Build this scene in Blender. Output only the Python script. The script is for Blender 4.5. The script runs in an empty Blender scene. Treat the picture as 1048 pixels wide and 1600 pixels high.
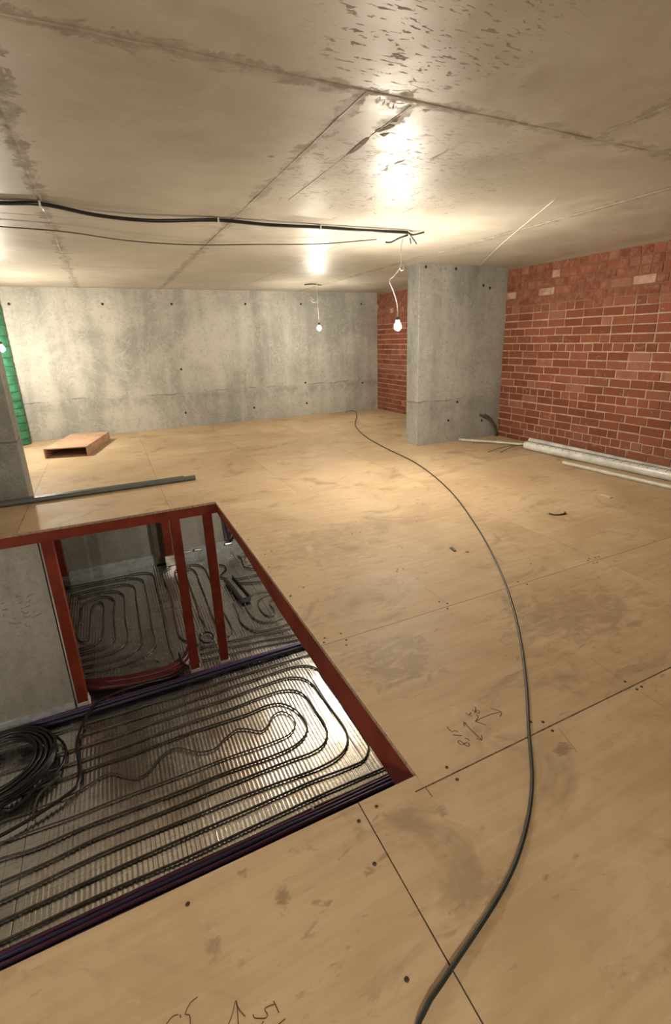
import bpy, bmesh, math, random
from mathutils import Vector, Matrix, noise
random.seed(11)

# ------------------------------------------------------------------ camera
scene = bpy.context.scene
COL = scene.collection
IMG_W, IMG_H = 1048, 1600
FOCAL_PX, PRINCIPAL_X, PRINCIPAL_Y = 754.295, 540.685, 766.264
YAW, PITCH, ROLL = 0.44473, 0.30332, 0.02798
CAM_H = 1.45
cam_data = bpy.data.cameras.new('camera')
cam = bpy.data.objects.new('camera', cam_data)
COL.objects.link(cam)
_right = Vector((math.cos(YAW), -math.sin(YAW), 0)); _fh = Vector((math.sin(YAW), math.cos(YAW), 0)); _up = Vector((0, 0, 1))
_fwd = math.cos(PITCH) * _fh - math.sin(PITCH) * _up
_dn = -(math.cos(PITCH) * _up + math.sin(PITCH) * _fh)
_r2 = math.cos(ROLL) * _right + math.sin(ROLL) * _dn
_d2 = -math.sin(ROLL) * _right + math.cos(ROLL) * _dn
_m = Matrix((_r2, -_d2, -_fwd)).transposed().to_4x4()
_m.translation = Vector((0, 0, CAM_H))
cam.matrix_world = _m
cam_data.sensor_fit = 'VERTICAL'; cam_data.sensor_height = 36.0
cam_data.lens = FOCAL_PX * 36.0 / IMG_H
cam_data.shift_x = -(PRINCIPAL_X - IMG_W / 2) / IMG_H
cam_data.shift_y = (PRINCIPAL_Y - IMG_H / 2) / IMG_H
cam_data.clip_start = 0.05
scene.camera = cam

# ------------------------------------------------------------------ light and exposure
world = bpy.data.worlds.new('world'); scene.world = world
world.use_nodes = True
world.node_tree.nodes['Background'].inputs[0].default_value = (0, 0, 0, 1)
world.node_tree.nodes['Background'].inputs[1].default_value = 0.0
vs = scene.view_settings
vs.view_transform = 'Standard'; vs.look = 'None'; vs.gamma = 1.0; vs.use_curve_mapping = False
vs.exposure = 0.15
scene.cycles.max_bounces = 4; scene.cycles.diffuse_bounces = 3; scene.cycles.glossy_bounces = 3; scene.cycles.caustics_reflective = False; scene.cycles.caustics_refractive = False
LAMP_COLOUR = (1.0, 0.90, 0.745)
LAMP_POWER = 2340.0          # radiance of a bulb's glass
# seen bulbs, then unseen ones added for brightness: bulb position, ceiling point, strength relative to LAMP_POWER
LAMPS = {
    'middle': ((2.52, 4.07, 1.55), (2.60, 4.05, 2.335), 1.3),
    'back':   ((3.33, 7.86, 1.638), (3.29, 7.80, 2.335), 0.52),
    'column': ((-1.155, 7.80, 1.45), (-1.16, 7.80, 2.335), 1.3),
    'behind': ((-0.9, -1.3, 1.60), (-0.9, -1.3, 2.335), 1.5),  # unseen bulb, added to brighten the foreground
    'pit':    ((-2.05, 2.7, -0.45), (-2.05, 2.7, -0.06), 0.26),  # added out of view to brighten the foil at this end
    'lower':  ((2.0, 4.95, -0.55), (2.0, 4.95, -0.06), 0.75),  # unseen, added under the deck to brighten the lower storey
}

H = 2.335            # ceiling height
Z_LOW = -1.82        # lower floor
ZP = -1.803          # heating pipe centre line
PIT_X, PIT_N, PIT_F, PIT_L = 0.755, 1.083, 4.50, -2.3
X_R, X_L, Y_B, Y_F = 5.2, -4.2, 9.2, -2.6

LOWER_PATHS = {
    'loop_inner': [(-0.703,3.491),(-0.563,3.544),(-0.459,3.563),(-0.355,3.476),(-0.265,3.413),(-0.182,3.433),(-0.089,3.534),(0.019,3.585),(0.101,3.544),(0.22,3.44),(0.337,3.42),(0.445,3.494),(0.569,3.543),(0.668,3.483),(0.743,3.424),(0.806,3.452),(0.895,3.555),(0.979,3.566),(1.034,3.483),(1.043,3.374),(0.962,3.283),(0.801,3.262),(0.44,3.278),(-0.047,3.278),(-0.462,3.282),(-0.67,3.274),(-0.967,3.287)],
    'loop_second': [(-0.787,3.68),(-0.62,3.689),(-0.104,3.69),(0.232,3.702),(0.535,3.688),(0.691,3.685),(0.892,3.702),(0.999,3.671),(1.091,3.548),(1.126,3.378),(1.115,3.269),(1.055,3.192),(0.941,3.138),(0.757,3.125),(0.408,3.141),(-0.05,3.136),(-0.609,3.15),(-0.95,3.133),(-1.133,3.159)],
    'loop_third': [(-0.744,3.814),(-0.342,3.814),(0.35,3.828),(0.566,3.823),(0.9,3.839),(1.069,3.831),(1.176,3.781),(1.241,3.674),(1.261,3.422),(1.266,3.237),(1.243,3.126),(1.162,3.036),(1.057,3.008),(0.837,3.017),(0.38,3.019),(-0.166,3.016),(-0.526,3.02),(-0.863,2.985),(-1.106,2.98)],
    'loop_fourth': [(-0.763,3.969),(-0.454,3.962),(0.146,3.98),(0.6,3.972),(0.946,3.993),(1.175,3.985),(1.3,3.921),(1.364,3.801),(1.382,3.586),(1.402,3.277),(1.398,3.056),(1.342,2.942),(1.254,2.877),(1.065,2.844),(0.673,2.863),(0.347,2.878),(0.069,2.878),(-0.515,2.886),(-1.086,2.846)],
    'loop_fifth': [(-0.684,4.114),(0.029,4.096),(0.634,4.116),(0.984,4.119),(1.299,4.118),(1.43,4.066),(1.505,3.967),(1.505,3.832),(1.514,3.344),(1.515,2.931),(1.495,2.84),(1.4,2.745),(1.272,2.737),(0.984,2.753),(0.544,2.747),(0.048,2.743),(-0.428,2.735),(-1.066,2.717)],
    'loop_outer': [(-0.82,4.246),(-0.495,4.247),(0.045,4.239),(0.664,4.244),(1.017,4.238),(1.493,4.226),(1.704,4.19),(1.815,3.861),(1.779,3.071),(1.731,2.695),(1.627,2.606),(1.498,2.604),(1.016,2.613),(0.497,2.605),(0.025,2.595),(-0.535,2.606),(-1.047,2.589)],
    'mid_a': [(0.483,4.921),(0.618,4.906),(0.908,4.882),(1.511,4.802),(1.698,4.785)],
    'mid_b': [(0.461,4.795),(0.649,4.798),(1.068,4.729),(1.513,4.66),(1.733,4.63)],
    'mid_c': [(0.462,4.688),(0.749,4.648),(1.108,4.613),(1.504,4.551),(1.732,4.528)],
    'right_outer': [(1.035,5.713),(1.033,5.502),(1.024,5.347),(1.019,5.214),(1.039,5.11),(1.125,4.949),(1.281,4.908),(1.511,4.912),(1.688,4.911)],
    'right_mid': [(1.665,5.792),(1.538,5.804),(1.354,5.833),(1.216,5.748),(1.167,5.598),(1.168,5.308),(1.231,5.119),(1.363,5.048),(1.506,5.067),(1.67,5.077)],
    'right_inner': [(1.63,5.683),(1.507,5.703),(1.393,5.674),(1.327,5.554),(1.319,5.286),(1.368,5.188),(1.441,5.2),(1.466,5.309),(1.466,5.501),(1.516,5.562),(1.616,5.575)],
    'left_outer': [(-0.979,7.285),(-0.586,7.263),(-0.246,7.256),(-0.034,7.265),(0.106,7.216),(0.174,7.07),(0.179,6.649),(0.189,5.923),(0.176,5.389),(0.182,5.024),(0.19,4.866),(0.16,4.783),(0.061,4.706),(-0.067,4.682)],
    'left_second': [(-0.973,7.177),(-0.586,7.197),(-0.283,7.185),(-0.078,7.117),(0.019,6.996),(0.031,6.689),(0.04,6.074),(0.032,5.617),(0.039,5.29),(0.015,5.18),(-0.074,5.082),(-0.385,5.013),(-0.671,5.025)],
    'left_third': [(-0.901,6.997),(-0.665,7.029),(-0.421,7.021),(-0.221,6.984),(-0.11,6.85),(-0.1,6.443),(-0.098,5.845),(-0.095,5.447),(-0.127,5.282),(-0.226,5.176),(-0.445,5.142),(-0.699,5.172)],
    'left_fourth': [(-0.818,6.873),(-0.725,6.881),(-0.455,6.873),(-0.342,6.824),(-0.257,6.684),(-0.242,6.445),(-0.251,6.026),(-0.238,5.641),(-0.244,5.498),(-0.297,5.373),(-0.391,5.317),(-0.709,5.299)],
    'left_inner': [(-0.733,5.447),(-0.481,5.458),(-0.4,5.525),(-0.371,5.624),(-0.374,5.774),(-0.379,6.231),(-0.365,6.549),(-0.425,6.689),(-0.535,6.75),(-0.629,6.712),(-0.713,6.682),(-0.755,6.576),(-0.761,6.302),(-0.778,5.991),(-0.771,5.81),(-0.728,5.695),(-0.681,5.69),(-0.65,5.803),(-0.647,5.982),(-0.636,6.405),(-0.604,6.567),(-0.535,6.604),(-0.497,6.509),(-0.498,6.159),(-0.506,5.785),(-0.527,5.65),(-0.6,5.563),(-0.749,5.553)],
    'cen_a': [(0.433,7.238),(0.318,7.099),(0.314,6.572),(0.328,6.187),(0.305,5.619),(0.309,5.254),(0.374,5.112),(0.469,5.018)],
    'cen_b': [(0.565,7.136),(0.481,7.055),(0.466,6.798),(0.477,6.385),(0.474,5.975),(0.492,5.48)],
    'cen_c': [(0.569,7.006),(0.696,7.034),(0.745,6.92),(0.746,6.538),(0.743,6.051),(0.733,5.584),(0.748,5.267),(0.762,5.012)],
    'cen_d': [(0.596,7.118),(0.671,7.166),(0.803,7.14),(0.886,6.957),(0.9,6.667),(0.877,6.214),(0.866,5.762),(0.88,5.464),(0.892,5.227),(0.879,5.088),(0.809,4.986)],
    'cen_e': [(0.608,6.719),(0.605,6.315),(0.606,5.947),(0.592,5.581),(0.613,5.34),(0.587,5.245)],
    'wire_loop': [(-0.568,4.869),(-0.39,4.797),(-0.208,4.791),(-0.084,4.782),(0.02,4.81),(0.052,4.865),(0.005,4.927),(-0.096,4.963),(-0.25,4.941)],
    'cable_black': [(-1.3,3.302),(-1.158,3.323),(-0.972,3.375),(-0.775,3.461),(-0.691,3.522),(-0.67,3.659),(-0.705,4.003),(-0.66,4.234),(-0.557,4.37),(-0.366,4.446),(-0.117,4.459),(0.142,4.444),(0.295,4.506),(0.262,4.6),(0.245,4.8)],
    'cable_far_a': [(1.049,6.53),(1.154,6.408),(1.319,6.354),(1.522,6.35),(1.734,6.361)],
    'cable_far_b': [(1.197,6.264),(1.339,6.175),(1.511,6.117),(1.692,6.08)],
    'cable_far_c': [(1.446,7.14),(1.474,7.059),(1.448,6.675),(1.519,6.589),(1.671,6.464)],
    'cable_far_d': [(1.115,6.949),(1.171,6.888),(1.179,6.766),(1.095,6.642),(1.034,6.565)],
    'red_a': [(-0.694,4.79),(-0.277,4.644),(-0.008,4.599),(0.182,4.611),(0.306,4.71),(0.371,4.875)],
    'red_b': [(-0.704,4.744),(-0.279,4.603),(0.006,4.549),(0.206,4.553),(0.323,4.653),(0.389,4.815)],
    'blue_a': [(-0.334,4.706),(-0.096,4.646),(0.079,4.654),(0.214,4.711),(0.308,4.82)],
    'coil_small': [(0.528,5.156),(0.547,5.176),(0.571,5.184),(0.595,5.18),(0.618,5.165),(0.637,5.139),(0.65,5.106),(0.655,5.069),(0.654,5.032),(0.644,4.999),(0.629,4.973),(0.609,4.956),(0.586,4.95),(0.562,4.955),(0.541,4.971),(0.523,4.996),(0.51,5.029),(0.505,5.065),(0.507,5.102),(0.516,5.135),(0.532,5.162),(0.553,5.179),(0.577,5.184),(0.601,5.178),(0.623,5.16),(0.64,5.132),(0.652,5.098),(0.656,5.06),(0.652,5.024),(0.641,4.992),(0.624,4.968),(0.603,4.953),(0.58,4.95),(0.557,4.958),(0.536,4.976),(0.519,5.004),(0.508,5.037),(0.505,5.074),(0.508,5.11),(0.519,5.142)],
    'coil_tail': [(-1.244,3.632),(-1.11,3.529),(-0.96,3.667),(-0.857,3.722),(-0.808,3.798),(-0.783,3.927),(-0.809,4.053),(-0.864,4.16)],
    'coil_tail2': [(-0.963,3.359),(-0.964,3.488),(-0.944,3.584),(-0.873,3.647),(-0.811,3.712)],
}
FLOOR_MARKS = {
    'floor_cable': [(0.37,0.533),(0.403,0.546),(0.487,0.577),(0.589,0.61),(0.722,0.654),(0.841,0.705),(0.975,0.788),(1.091,0.884),(1.228,1.032),(1.402,1.215),(1.648,1.499),(1.916,1.854),(2.144,2.209),(2.449,2.757),(2.877,3.686),(3.181,4.704),(3.306,5.678),(3.473,6.556),(3.798,7.523),(4.322,8.494),(4.559,9.075),(4.525,9.217),(4.336,9.015)],
    'm48_4': [(1.094,1.233),(1.094,1.222),(1.116,1.226)],
    'm48_4b': [(1.111,1.224),(1.098,1.216),(1.107,1.208)],
    'm48_8': [(1.126,1.234),(1.132,1.223),(1.138,1.208),(1.148,1.216),(1.141,1.226),(1.124,1.217),(1.149,1.239),(1.147,1.244)],
    'm48_tail': [(1.126,1.209),(1.123,1.194),(1.098,1.182)],
    'arrow_a': [(1.098,1.181),(1.142,1.184),(1.178,1.182),(1.222,1.174)],
    'arrow_a1': [(1.199,1.209),(1.212,1.192),(1.222,1.174),(1.214,1.163),(1.2,1.156)],
    'arrow_a2': [(1.098,1.181),(1.112,1.163),(1.121,1.148)],
    'arrow_b': [(1.055,1.197),(1.055,1.153),(1.058,1.098)],
    'arrow_b1': [(1.044,1.18),(1.055,1.199),(1.061,1.187)],
    'arrow_b2': [(1.046,1.114),(1.058,1.097),(1.072,1.117)],
    'n18_1': [(0.983,1.211),(0.982,1.198),(0.984,1.182),(0.998,1.181),(1.004,1.17)],
    'n18_2': [(0.978,1.168),(1.005,1.149)],
    'n18_8': [(0.977,1.114),(0.972,1.13),(0.982,1.135),(0.988,1.118),(0.992,1.098),(1.003,1.101),(1.002,1.114),(0.979,1.113)],
    'n18_3': [(1.007,1.134),(1.016,1.124),(1.015,1.116)],
    'w_a': [(-0.112,0.793),(-0.1,0.799),(-0.088,0.805),(-0.075,0.803)],
    'w_a1': [(-0.072,0.801),(-0.071,0.795)],
    'w_b': [(-0.03,0.815),(-0.048,0.811),(-0.061,0.796),(-0.053,0.791),(-0.053,0.776),(-0.058,0.766)],
    'w_up': [(0.017,0.729),(0.033,0.746),(0.048,0.768),(0.046,0.744),(0.041,0.716)],
    'w_up1': [(0.047,0.763),(0.051,0.748),(0.06,0.731)],
    'w_5': [(0.077,0.727),(0.077,0.721),(0.089,0.713),(0.101,0.708),(0.106,0.71),(0.103,0.724),(0.114,0.724),(0.127,0.722),(0.125,0.728)],
    'w_5b': [(0.127,0.722),(0.13,0.703)],
    'w_5c': [(0.14,0.687),(0.123,0.685)],
    'w_5d': [(0.095,0.705),(0.09,0.702)],
    'pencil_a': [(1.819,0.988),(1.818,0.885)],
    'pencil_b': [(1.829,1.238),(1.817,1.079)],
    'pencil_c': [(1.539,2.164),(1.541,1.952)],
    'pencil_d': [(-0.857,4.534),(-0.865,5.031)],
    'pencil_e': [(1.357,1.006),(1.324,0.898)],
    'string_curl': [(3.174,2.708),(3.181,2.668),(3.209,2.646),(3.25,2.637),(3.291,2.64),(3.312,2.664)],
    'screws': [(-0.021,1.027),(0.574,1.043),(0.5,1.025),(0.868,1.06),(0.869,1.004),(1.329,1.058),(1.326,1.009),(1.82,1.062),(1.82,1.008),(1.852,1.009),(0.886,1.907),(0.778,1.941),(0.868,1.868),(0.796,1.974),(0.885,1.971),(1.519,1.988),(1.514,1.905),(1.547,1.949),(2.08,1.95),(2.104,1.9),(2.334,2.092),(2.695,1.946),(2.727,1.962),(2.78,1.955),(2.807,1.951),(2.694,1.902),(2.724,1.897),(3.38,1.939),(0.791,3.432),(0.883,3.138),(0.788,2.897),(0.892,2.52),(0.788,2.462),(1.676,3.346),(1.537,3.14),(1.606,3.131),(1.523,2.446),(1.561,2.436),(2.118,3.109),(1.733,2.724),(1.505,2.425),(1.287,1.08),(0.8,3.833),(0.825,3.108),(0.782,2.456),(0.481,0.889),(0.42,0.624)],
}
CEILING_MARKS = {
    's1': [(1.114,1.977),(1.113,1.951),(1.116,1.937),(1.123,1.96),(1.124,1.982),(1.135,1.959),(1.144,1.951),(1.153,1.979),(1.148,1.99),(1.165,1.965),(1.174,1.988)],
    's2': [(1.196,1.957),(1.174,1.957),(1.18,1.986),(1.206,2.003),(1.197,1.97),(1.21,1.999),(1.213,1.977),(1.231,1.998),(1.235,1.982),(1.246,1.992),(1.249,1.983)],
    'rust': [(1.257,2.529),(1.252,2.468),(1.248,2.402),(1.246,2.333),(1.249,2.295),(1.264,2.295),(1.275,2.353),(1.278,2.43),(1.276,2.479)],
    'dam1': [(1.249,2.218),(1.254,2.182),(1.273,2.164),(1.272,2.137),(1.299,2.132),(1.299,2.148),(1.289,2.174),(1.281,2.194),(1.271,2.221)],
    'dam2': [(1.264,2.119),(1.256,2.086),(1.259,2.059),(1.273,2.044),(1.278,2.067),(1.29,2.098),(1.273,2.105)],
    'dam3': [(1.289,2.243),(1.3,2.227),(1.32,2.213),(1.321,2.236),(1.317,2.256)],
}
WALL_MARKS = {
    'k0': [(-0.969,-0.533),(-0.967,-0.571),(-0.966,-0.551),(-0.937,-0.562)],
    'k1': [(-0.901,-0.58),(-0.884,-0.573),(-0.844,-0.561)],
    'k2': [(-0.967,-0.623),(-0.946,-0.618),(-0.942,-0.61)],
    'k3': [(-0.91,-0.625),(-0.892,-0.627),(-0.876,-0.611)],
    'k4': [(-0.964,-0.674),(-0.946,-0.674)],
    'k5': [(-0.928,-0.673),(-0.913,-0.668),(-0.889,-0.66)],
    'k6': [(-0.961,-0.705),(-0.948,-0.711),(-0.943,-0.731),(-0.91,-0.72)],
    'k7': [(-0.949,-0.738),(-0.953,-0.758),(-0.923,-0.764),(-0.903,-0.758)],
    'k8': [(-0.904,-0.782),(-0.871,-0.776),(-0.826,-0.759)],
    'k9': [(-0.957,-0.826),(-0.952,-0.849),(-0.926,-0.854)],
    'k10': [(-1.036,-0.754),(-1.019,-0.756),(-1.011,-0.761)],
    'k11': [(-1.067,-0.777),(-1.048,-0.792),(-1.024,-0.805),(-0.984,-0.805)],
    'k12': [(-1.087,-0.592),(-1.068,-0.586),(-1.064,-0.596)],
    'k13': [(-1.09,-0.65),(-1.052,-0.655)],
    'k14': [(-1.087,-0.691),(-1.091,-0.72)],
    'k15': [(-1.022,-0.836),(-1.014,-0.842)],
}
TIE_HOLES = {
    'back': [(-1.145,2.092),(0.127,2.097),(1.192,2.102),(2.466,2.108),(3.542,2.113),(4.833,2.119),(3.551,0.645),(3.556,0.24),(2.472,0.24),(1.199,0.253),(1.215,1.021),(4.833,0.567)],
    'pil': [(3.837,2.295),(4.309,2.287),(4.781,2.096),(4.895,2.066),(4.274,0.31),(4.419,0.56),(4.882,0.252)],
}

# ------------------------------------------------------------------ mesh helpers
def new_obj(name, bm, mat, parent=None, smooth=False):
    me = bpy.data.meshes.new(name)
    bm.normal_update()
    bm.to_mesh(me); bm.free()
    if mat is not None:
        for m in (mat if isinstance(mat, (list, tuple)) else [mat]): me.materials.append(m)
    if smooth:
        for p in me.polygons: p.use_smooth = True
    o = bpy.data.objects.new(name, me); COL.objects.link(o)
    if parent: o.parent = parent
    return o

def link_mesh(name, me, parent, loc=(0, 0, 0), rot=(0, 0, 0), scale=(1, 1, 1)):
    o = bpy.data.objects.new(name, me); COL.objects.link(o)
    o.location = loc; o.rotation_euler = rot; o.scale = scale
    if parent: o.parent = parent
    return o

def empty(name, loc=(0, 0, 0)):
    o = bpy.data.objects.new(name, None); COL.objects.link(o)
    o.location = loc; o.empty_display_size = 0.1
    return o

def tag(o, label=None, cat=None, group=None, kind=None):
    if label: o['label'] = label
    if cat: o['category'] = cat
    if group: o['group'] = group
    if kind: o['kind'] = kind
    return o

def keep(o, parent):
    """parent an object built in world coordinates"""
    o.parent = parent
    o.matrix_parent_inverse = Matrix.Translation(-Vector(parent.location))
    return o

def add_box(bm, x0, x1, y0, y1, z0, z1, jit=0.0):
    vs_ = []
    for z in (z0, z1):
        for x, y in ((x0, y0), (x1, y0), (x1, y1), (x0, y1)):
            vs_.append(bm.verts.new((x + random.uniform(-jit, jit), y + random.uniform(-jit, jit), z + random.uniform(-jit, jit))))
    a = vs_
    for f in ((3, 2, 1, 0), (4, 5, 6, 7), (0, 1, 5, 4), (1, 2, 6, 5), (2, 3, 7, 6), (3, 0, 4, 7)):
        bm.faces.new([a[i] for i in f])
    return vs_

def bevel_all(bm, w, seg=1):
    bmesh.ops.bevel(bm, geom=list(bm.edges), offset=w, segments=seg, affect='EDGES', profile=0.5)

def box(name, x0, x1, y0, y1, z0, z1, mat, parent=None, bev=0.0, jit=0.0):
    bm = bmesh.new(); add_box(bm, x0, x1, y0, y1, z0, z1, jit)
    if bev: bevel_all(bm, bev)
    return new_obj(name, bm, mat, parent)

def add_prism(bm, poly, z0, z1):
    lo = [bm.verts.new((x, y, z0)) for x, y in poly]; hi = [bm.verts.new((x, y, z1)) for x, y in poly]
    n = len(poly)
    bm.faces.new(hi); bm.faces.new(lo[::-1])
    for i in range(n):
        j = (i + 1) % n
        bm.faces.new((lo[i], lo[j], hi[j], hi[i]))

def smooth_path(pts, step=0.03, closed=False):
    P = [Vector(p) for p in pts]
    out = []
    n = len(P)
    for i in range(n - 1):
        p0 = P[max(i - 1, 0)]; p1 = P[i]; p2 = P[i + 1]; p3 = P[min(i + 2, n - 1)]
        k = max(2, min(24, int((p2 - p1).length / step)))
        t0 = 0.0; t1 = (p1 - p0).length ** 0.5 + 1e-6; t2 = t1 + (p2 - p1).length ** 0.5 + 1e-6; t3 = t2 + (p3 - p2).length ** 0.5 + 1e-6
        if i == 0: p0 = p1 - (p2 - p1); t1 = (p1 - p0).length ** 0.5; t2 = t1 + (p2 - p1).length ** 0.5 + 1e-6; t3 = t2 + (p3 - p2).length ** 0.5 + 1e-6
        if i == n - 2: p3 = p2 + (p2 - p1); t3 = t2 + (p3 - p2).length ** 0.5 + 1e-6
        for q in range(k):
            t = t1 + (t2 - t1) * q / k
            a1 = p0 * ((t1 - t) / (t1 - t0)) + p1 * ((t - t0) / (t1 - t0))
            a2 = p1 * ((t2 - t) / (t2 - t1)) + p2 * ((t - t1) / (t2 - t1))
            a3 = p2 * ((t3 - t) / (t3 - t2)) + p3 * ((t - t2) / (t3 - t2))
            b1 = a1 * ((t2 - t) / (t2 - t0)) + a2 * ((t - t0) / (t2 - t0))
            b2 = a2 * ((t3 - t) / (t3 - t1)) + a3 * ((t - t1) / (t3 - t1))
            out.append(b1 * ((t2 - t) / (t2 - t1)) + b2 * ((t - t1) / (t2 - t1)))
    out.append(P[-1].copy())
    return out

def add_tube(bm, path, r, sides=8, cap=True):
    rings = []
    up = Vector((0, 0, 1))
    prev = None
    for i, p in enumerate(path):
        a = path[max(i - 1, 0)]; b = path[min(i + 1, len(path) - 1)]
        d = (Vector(b) - Vector(a))
        if d.length < 1e-9: d = Vector((1, 0, 0))
        d.normalize()
        if prev is None:
            s = d.cross(up)
            if s.length < 1e-3: s = d.cross(Vector((0, 1, 0)))
        else:
            s = prev - d * prev.dot(d)
        s.normalize(); prev = s
        u = s.cross(d)
        rr = r[i] if isinstance(r, (list, tuple)) else r
        rings.append([bm.verts.new(Vector(p) + (s * math.cos(2 * math.pi * k / sides) + u * math.sin(2 * math.pi * k / sides)) * rr) for k in range(sides)])
    for i in range(len(rings) - 1):
        for k in range(sides):
            j = (k + 1) % sides
            bm.faces.new((rings[i][k], rings[i][j], rings[i + 1][j], rings[i + 1][k]))
    if cap:
        bm.faces.new(rings[0][::-1]); bm.faces.new(rings[-1])
    return rings

def tube(name, pts, r, mat, parent=None, sides=8, step=0.03, smooth_it=True):
    bm = bmesh.new()
    path = smooth_path(pts, step) if smooth_it else [Vector(p) for p in pts]
    add_tube(bm, path, r, sides)
    bmesh.ops.recalc_face_normals(bm, faces=bm.faces)
    return new_obj(name, bm, mat, parent, smooth=True)

def hollow_pipe(name, p0, p1, r_out, r_in, mat, sides=20):
    """a straight open-ended pipe with a wall thickness"""
    p0 = Vector(p0); p1 = Vector(p1); d = (p1 - p0).normalized()
    s = d.cross(Vector((0, 0, 1))).normalized(); u = s.cross(d)
    bm = bmesh.new(); R = []
    for p, r in ((p0, r_in), (p0, r_out), (p1, r_out), (p1, r_in)):
        R.append([bm.verts.new(p + (s * math.cos(2 * math.pi * k / sides) + u * math.sin(2 * math.pi * k / sides)) * r) for k in range(sides)])
    for i in range(4):
        A = R[i]; B = R[(i + 1) % 4]
        for k in range(sides):
            j = (k + 1) % sides
            bm.faces.new((A[k], A[j], B[j], B[k]))
    bmesh.ops.recalc_face_normals(bm, faces=bm.faces)
    o = new_obj(name, bm, mat, smooth=False)
    return o

def add_ribbon(bm, pts, w, to3d):
    """flat stroke of width w along 2-D points; to3d maps (u, v) to space"""
    P = [Vector((p[0], p[1])) for p in pts]
    n = len(P); L = []; Rr = []
    for i in range(n):
        d = P[min(i + 1, n - 1)] - P[max(i - 1, 0)]
        if d.length < 1e-9: d = Vector((1, 0))
        d.normalize(); nn = Vector((-d.y, d.x)) * w * 0.5
        L.append(bm.verts.new(to3d(*(P[i] + nn)))); Rr.append(bm.verts.new(to3d(*(P[i] - nn))))
    for i in range(n - 1): bm.faces.new((Rr[i], Rr[i + 1], L[i + 1], L[i]))

# ------------------------------------------------------------------ material helpers
class M:
    def __init__(self, name, rough=0.6, metal=0.0, spec=0.5):
        self.m = bpy.data.materials.new(name); self.m.use_nodes = True
        self.t = self.m.node_tree; self.b = self.t.nodes['Principled BSDF']
        self.b.inputs['Roughness'].default_value = rough; self.b.inputs['Metallic'].default_value = metal
        self.b.inputs['Specular IOR Level'].default_value = spec
        self._pos = None
    def node(self, kind, **kw):
        n = self.t.nodes.new(kind)
        for k, v in kw.items(): setattr(n, k, v)
        return n
    def put(self, sock, v):
        if hasattr(v, 'is_output') or isinstance(v, bpy.types.NodeSocket): self.t.links.new(v, sock)
        else: sock.default_value = v
    def pos(self):
        if self._pos is None: self._pos = self.node('ShaderNodeNewGeometry').outputs['Position']
        return self._pos
    def map(self, scale=(1, 1, 1), loc=(0, 0, 0), rot=(0, 0, 0), src=None):
        n = self.node('ShaderNodeMapping'); self.put(n.inputs[0], src or self.pos())
        n.inputs['Scale'].default_value = scale; n.inputs['Location'].default_value = loc; n.inputs['Rotation'].default_value = rot
        return n.outputs[0]
    def noise(self, scale, detail=4, rough=0.55, vec=None, dist=0.0):
        n = self.node('ShaderNodeTexNoise'); self.put(n.inputs['Vector'], vec or self.pos())
        n.inputs['Scale'].default_value = scale; n.inputs['Detail'].default_value = min(detail, 4)
        n.inputs['Roughness'].default_value = rough; n.inputs['Distortion'].default_value = dist
        return n.outputs[0]
    def voronoi(self, scale, vec=None, out=0, rand=1.0):
        n = self.node('ShaderNodeTexVoronoi'); self.put(n.inputs['Vector'], vec or self.pos())
        n.inputs['Scale'].default_value = scale; n.inputs['Randomness'].default_value = rand
        return n.outputs[out]
    def ramp(self, v, a, b, ca=0.0, cb=1.0, clamp=True, interp='SMOOTHSTEP'):
        n = self.node('ShaderNodeMapRange', interpolation_type=interp)
        self.put(n.inputs['Value'], v); n.inputs['From Min'].default_value = a; n.inputs['From Max'].default_value = b
        n.inputs['To Min'].default_value = ca; n.inputs['To Max'].default_value = cb
        return n.outputs[0]
    def math(self, op, a, b=0.0, c=0.0):
        n = self.node('ShaderNodeMath', operation=op); self.put(n.inputs[0], a); self.put(n.inputs[1], b); self.put(n.inputs[2], c)
        return n.outputs[0]
    def mix(self, f, a, b, mode='MIX'):
        n = self.node('ShaderNodeMix', data_type='RGBA', blend_type=mode)
        c = lambda q: (*q, 1) if isinstance(q, tuple) and len(q) == 3 else q
        self.put(n.inputs[0], f); self.put(n.inputs[6], c(a)); self.put(n.inputs[7], c(b))
        return n.outputs[2]
    def sep(self):
        n = self.node('ShaderNodeSeparateXYZ'); self.put(n.inputs[0], self.pos()); return n.outputs
    def colour(self, c): self.put(self.b.inputs['Base Color'], (*c, 1) if isinstance(c, tuple) and len(c) == 3 else c)
    def rough(self, r): self.put(self.b.inputs['Roughness'], r)
    def bump(self, h, strength=0.3, dist=0.01, prev=None):
        n = self.node('ShaderNodeBump'); self.put(n.inputs['Height'], h)
        n.inputs['Strength'].default_value = strength; n.inputs['Distance'].default_value = dist
        if prev is not None: self.put(n.inputs['Normal'], prev)
        self.put(self.b.inputs['Normal'], n.outputs[0]); return n.outputs[0]

def flat(name, c, rough=0.6, metal=0.0, spec=0.5, vary=0.12, scale=9.0):
    m = M(name, rough, metal, spec)
    n = m.noise(scale, 5)
    m.colour(m.mix(m.ramp(n, 0.3, 0.7), tuple(x * (1 - vary) for x in c), tuple(min(1, x * (1 + vary)) for x in c)))
    return m.m

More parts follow.
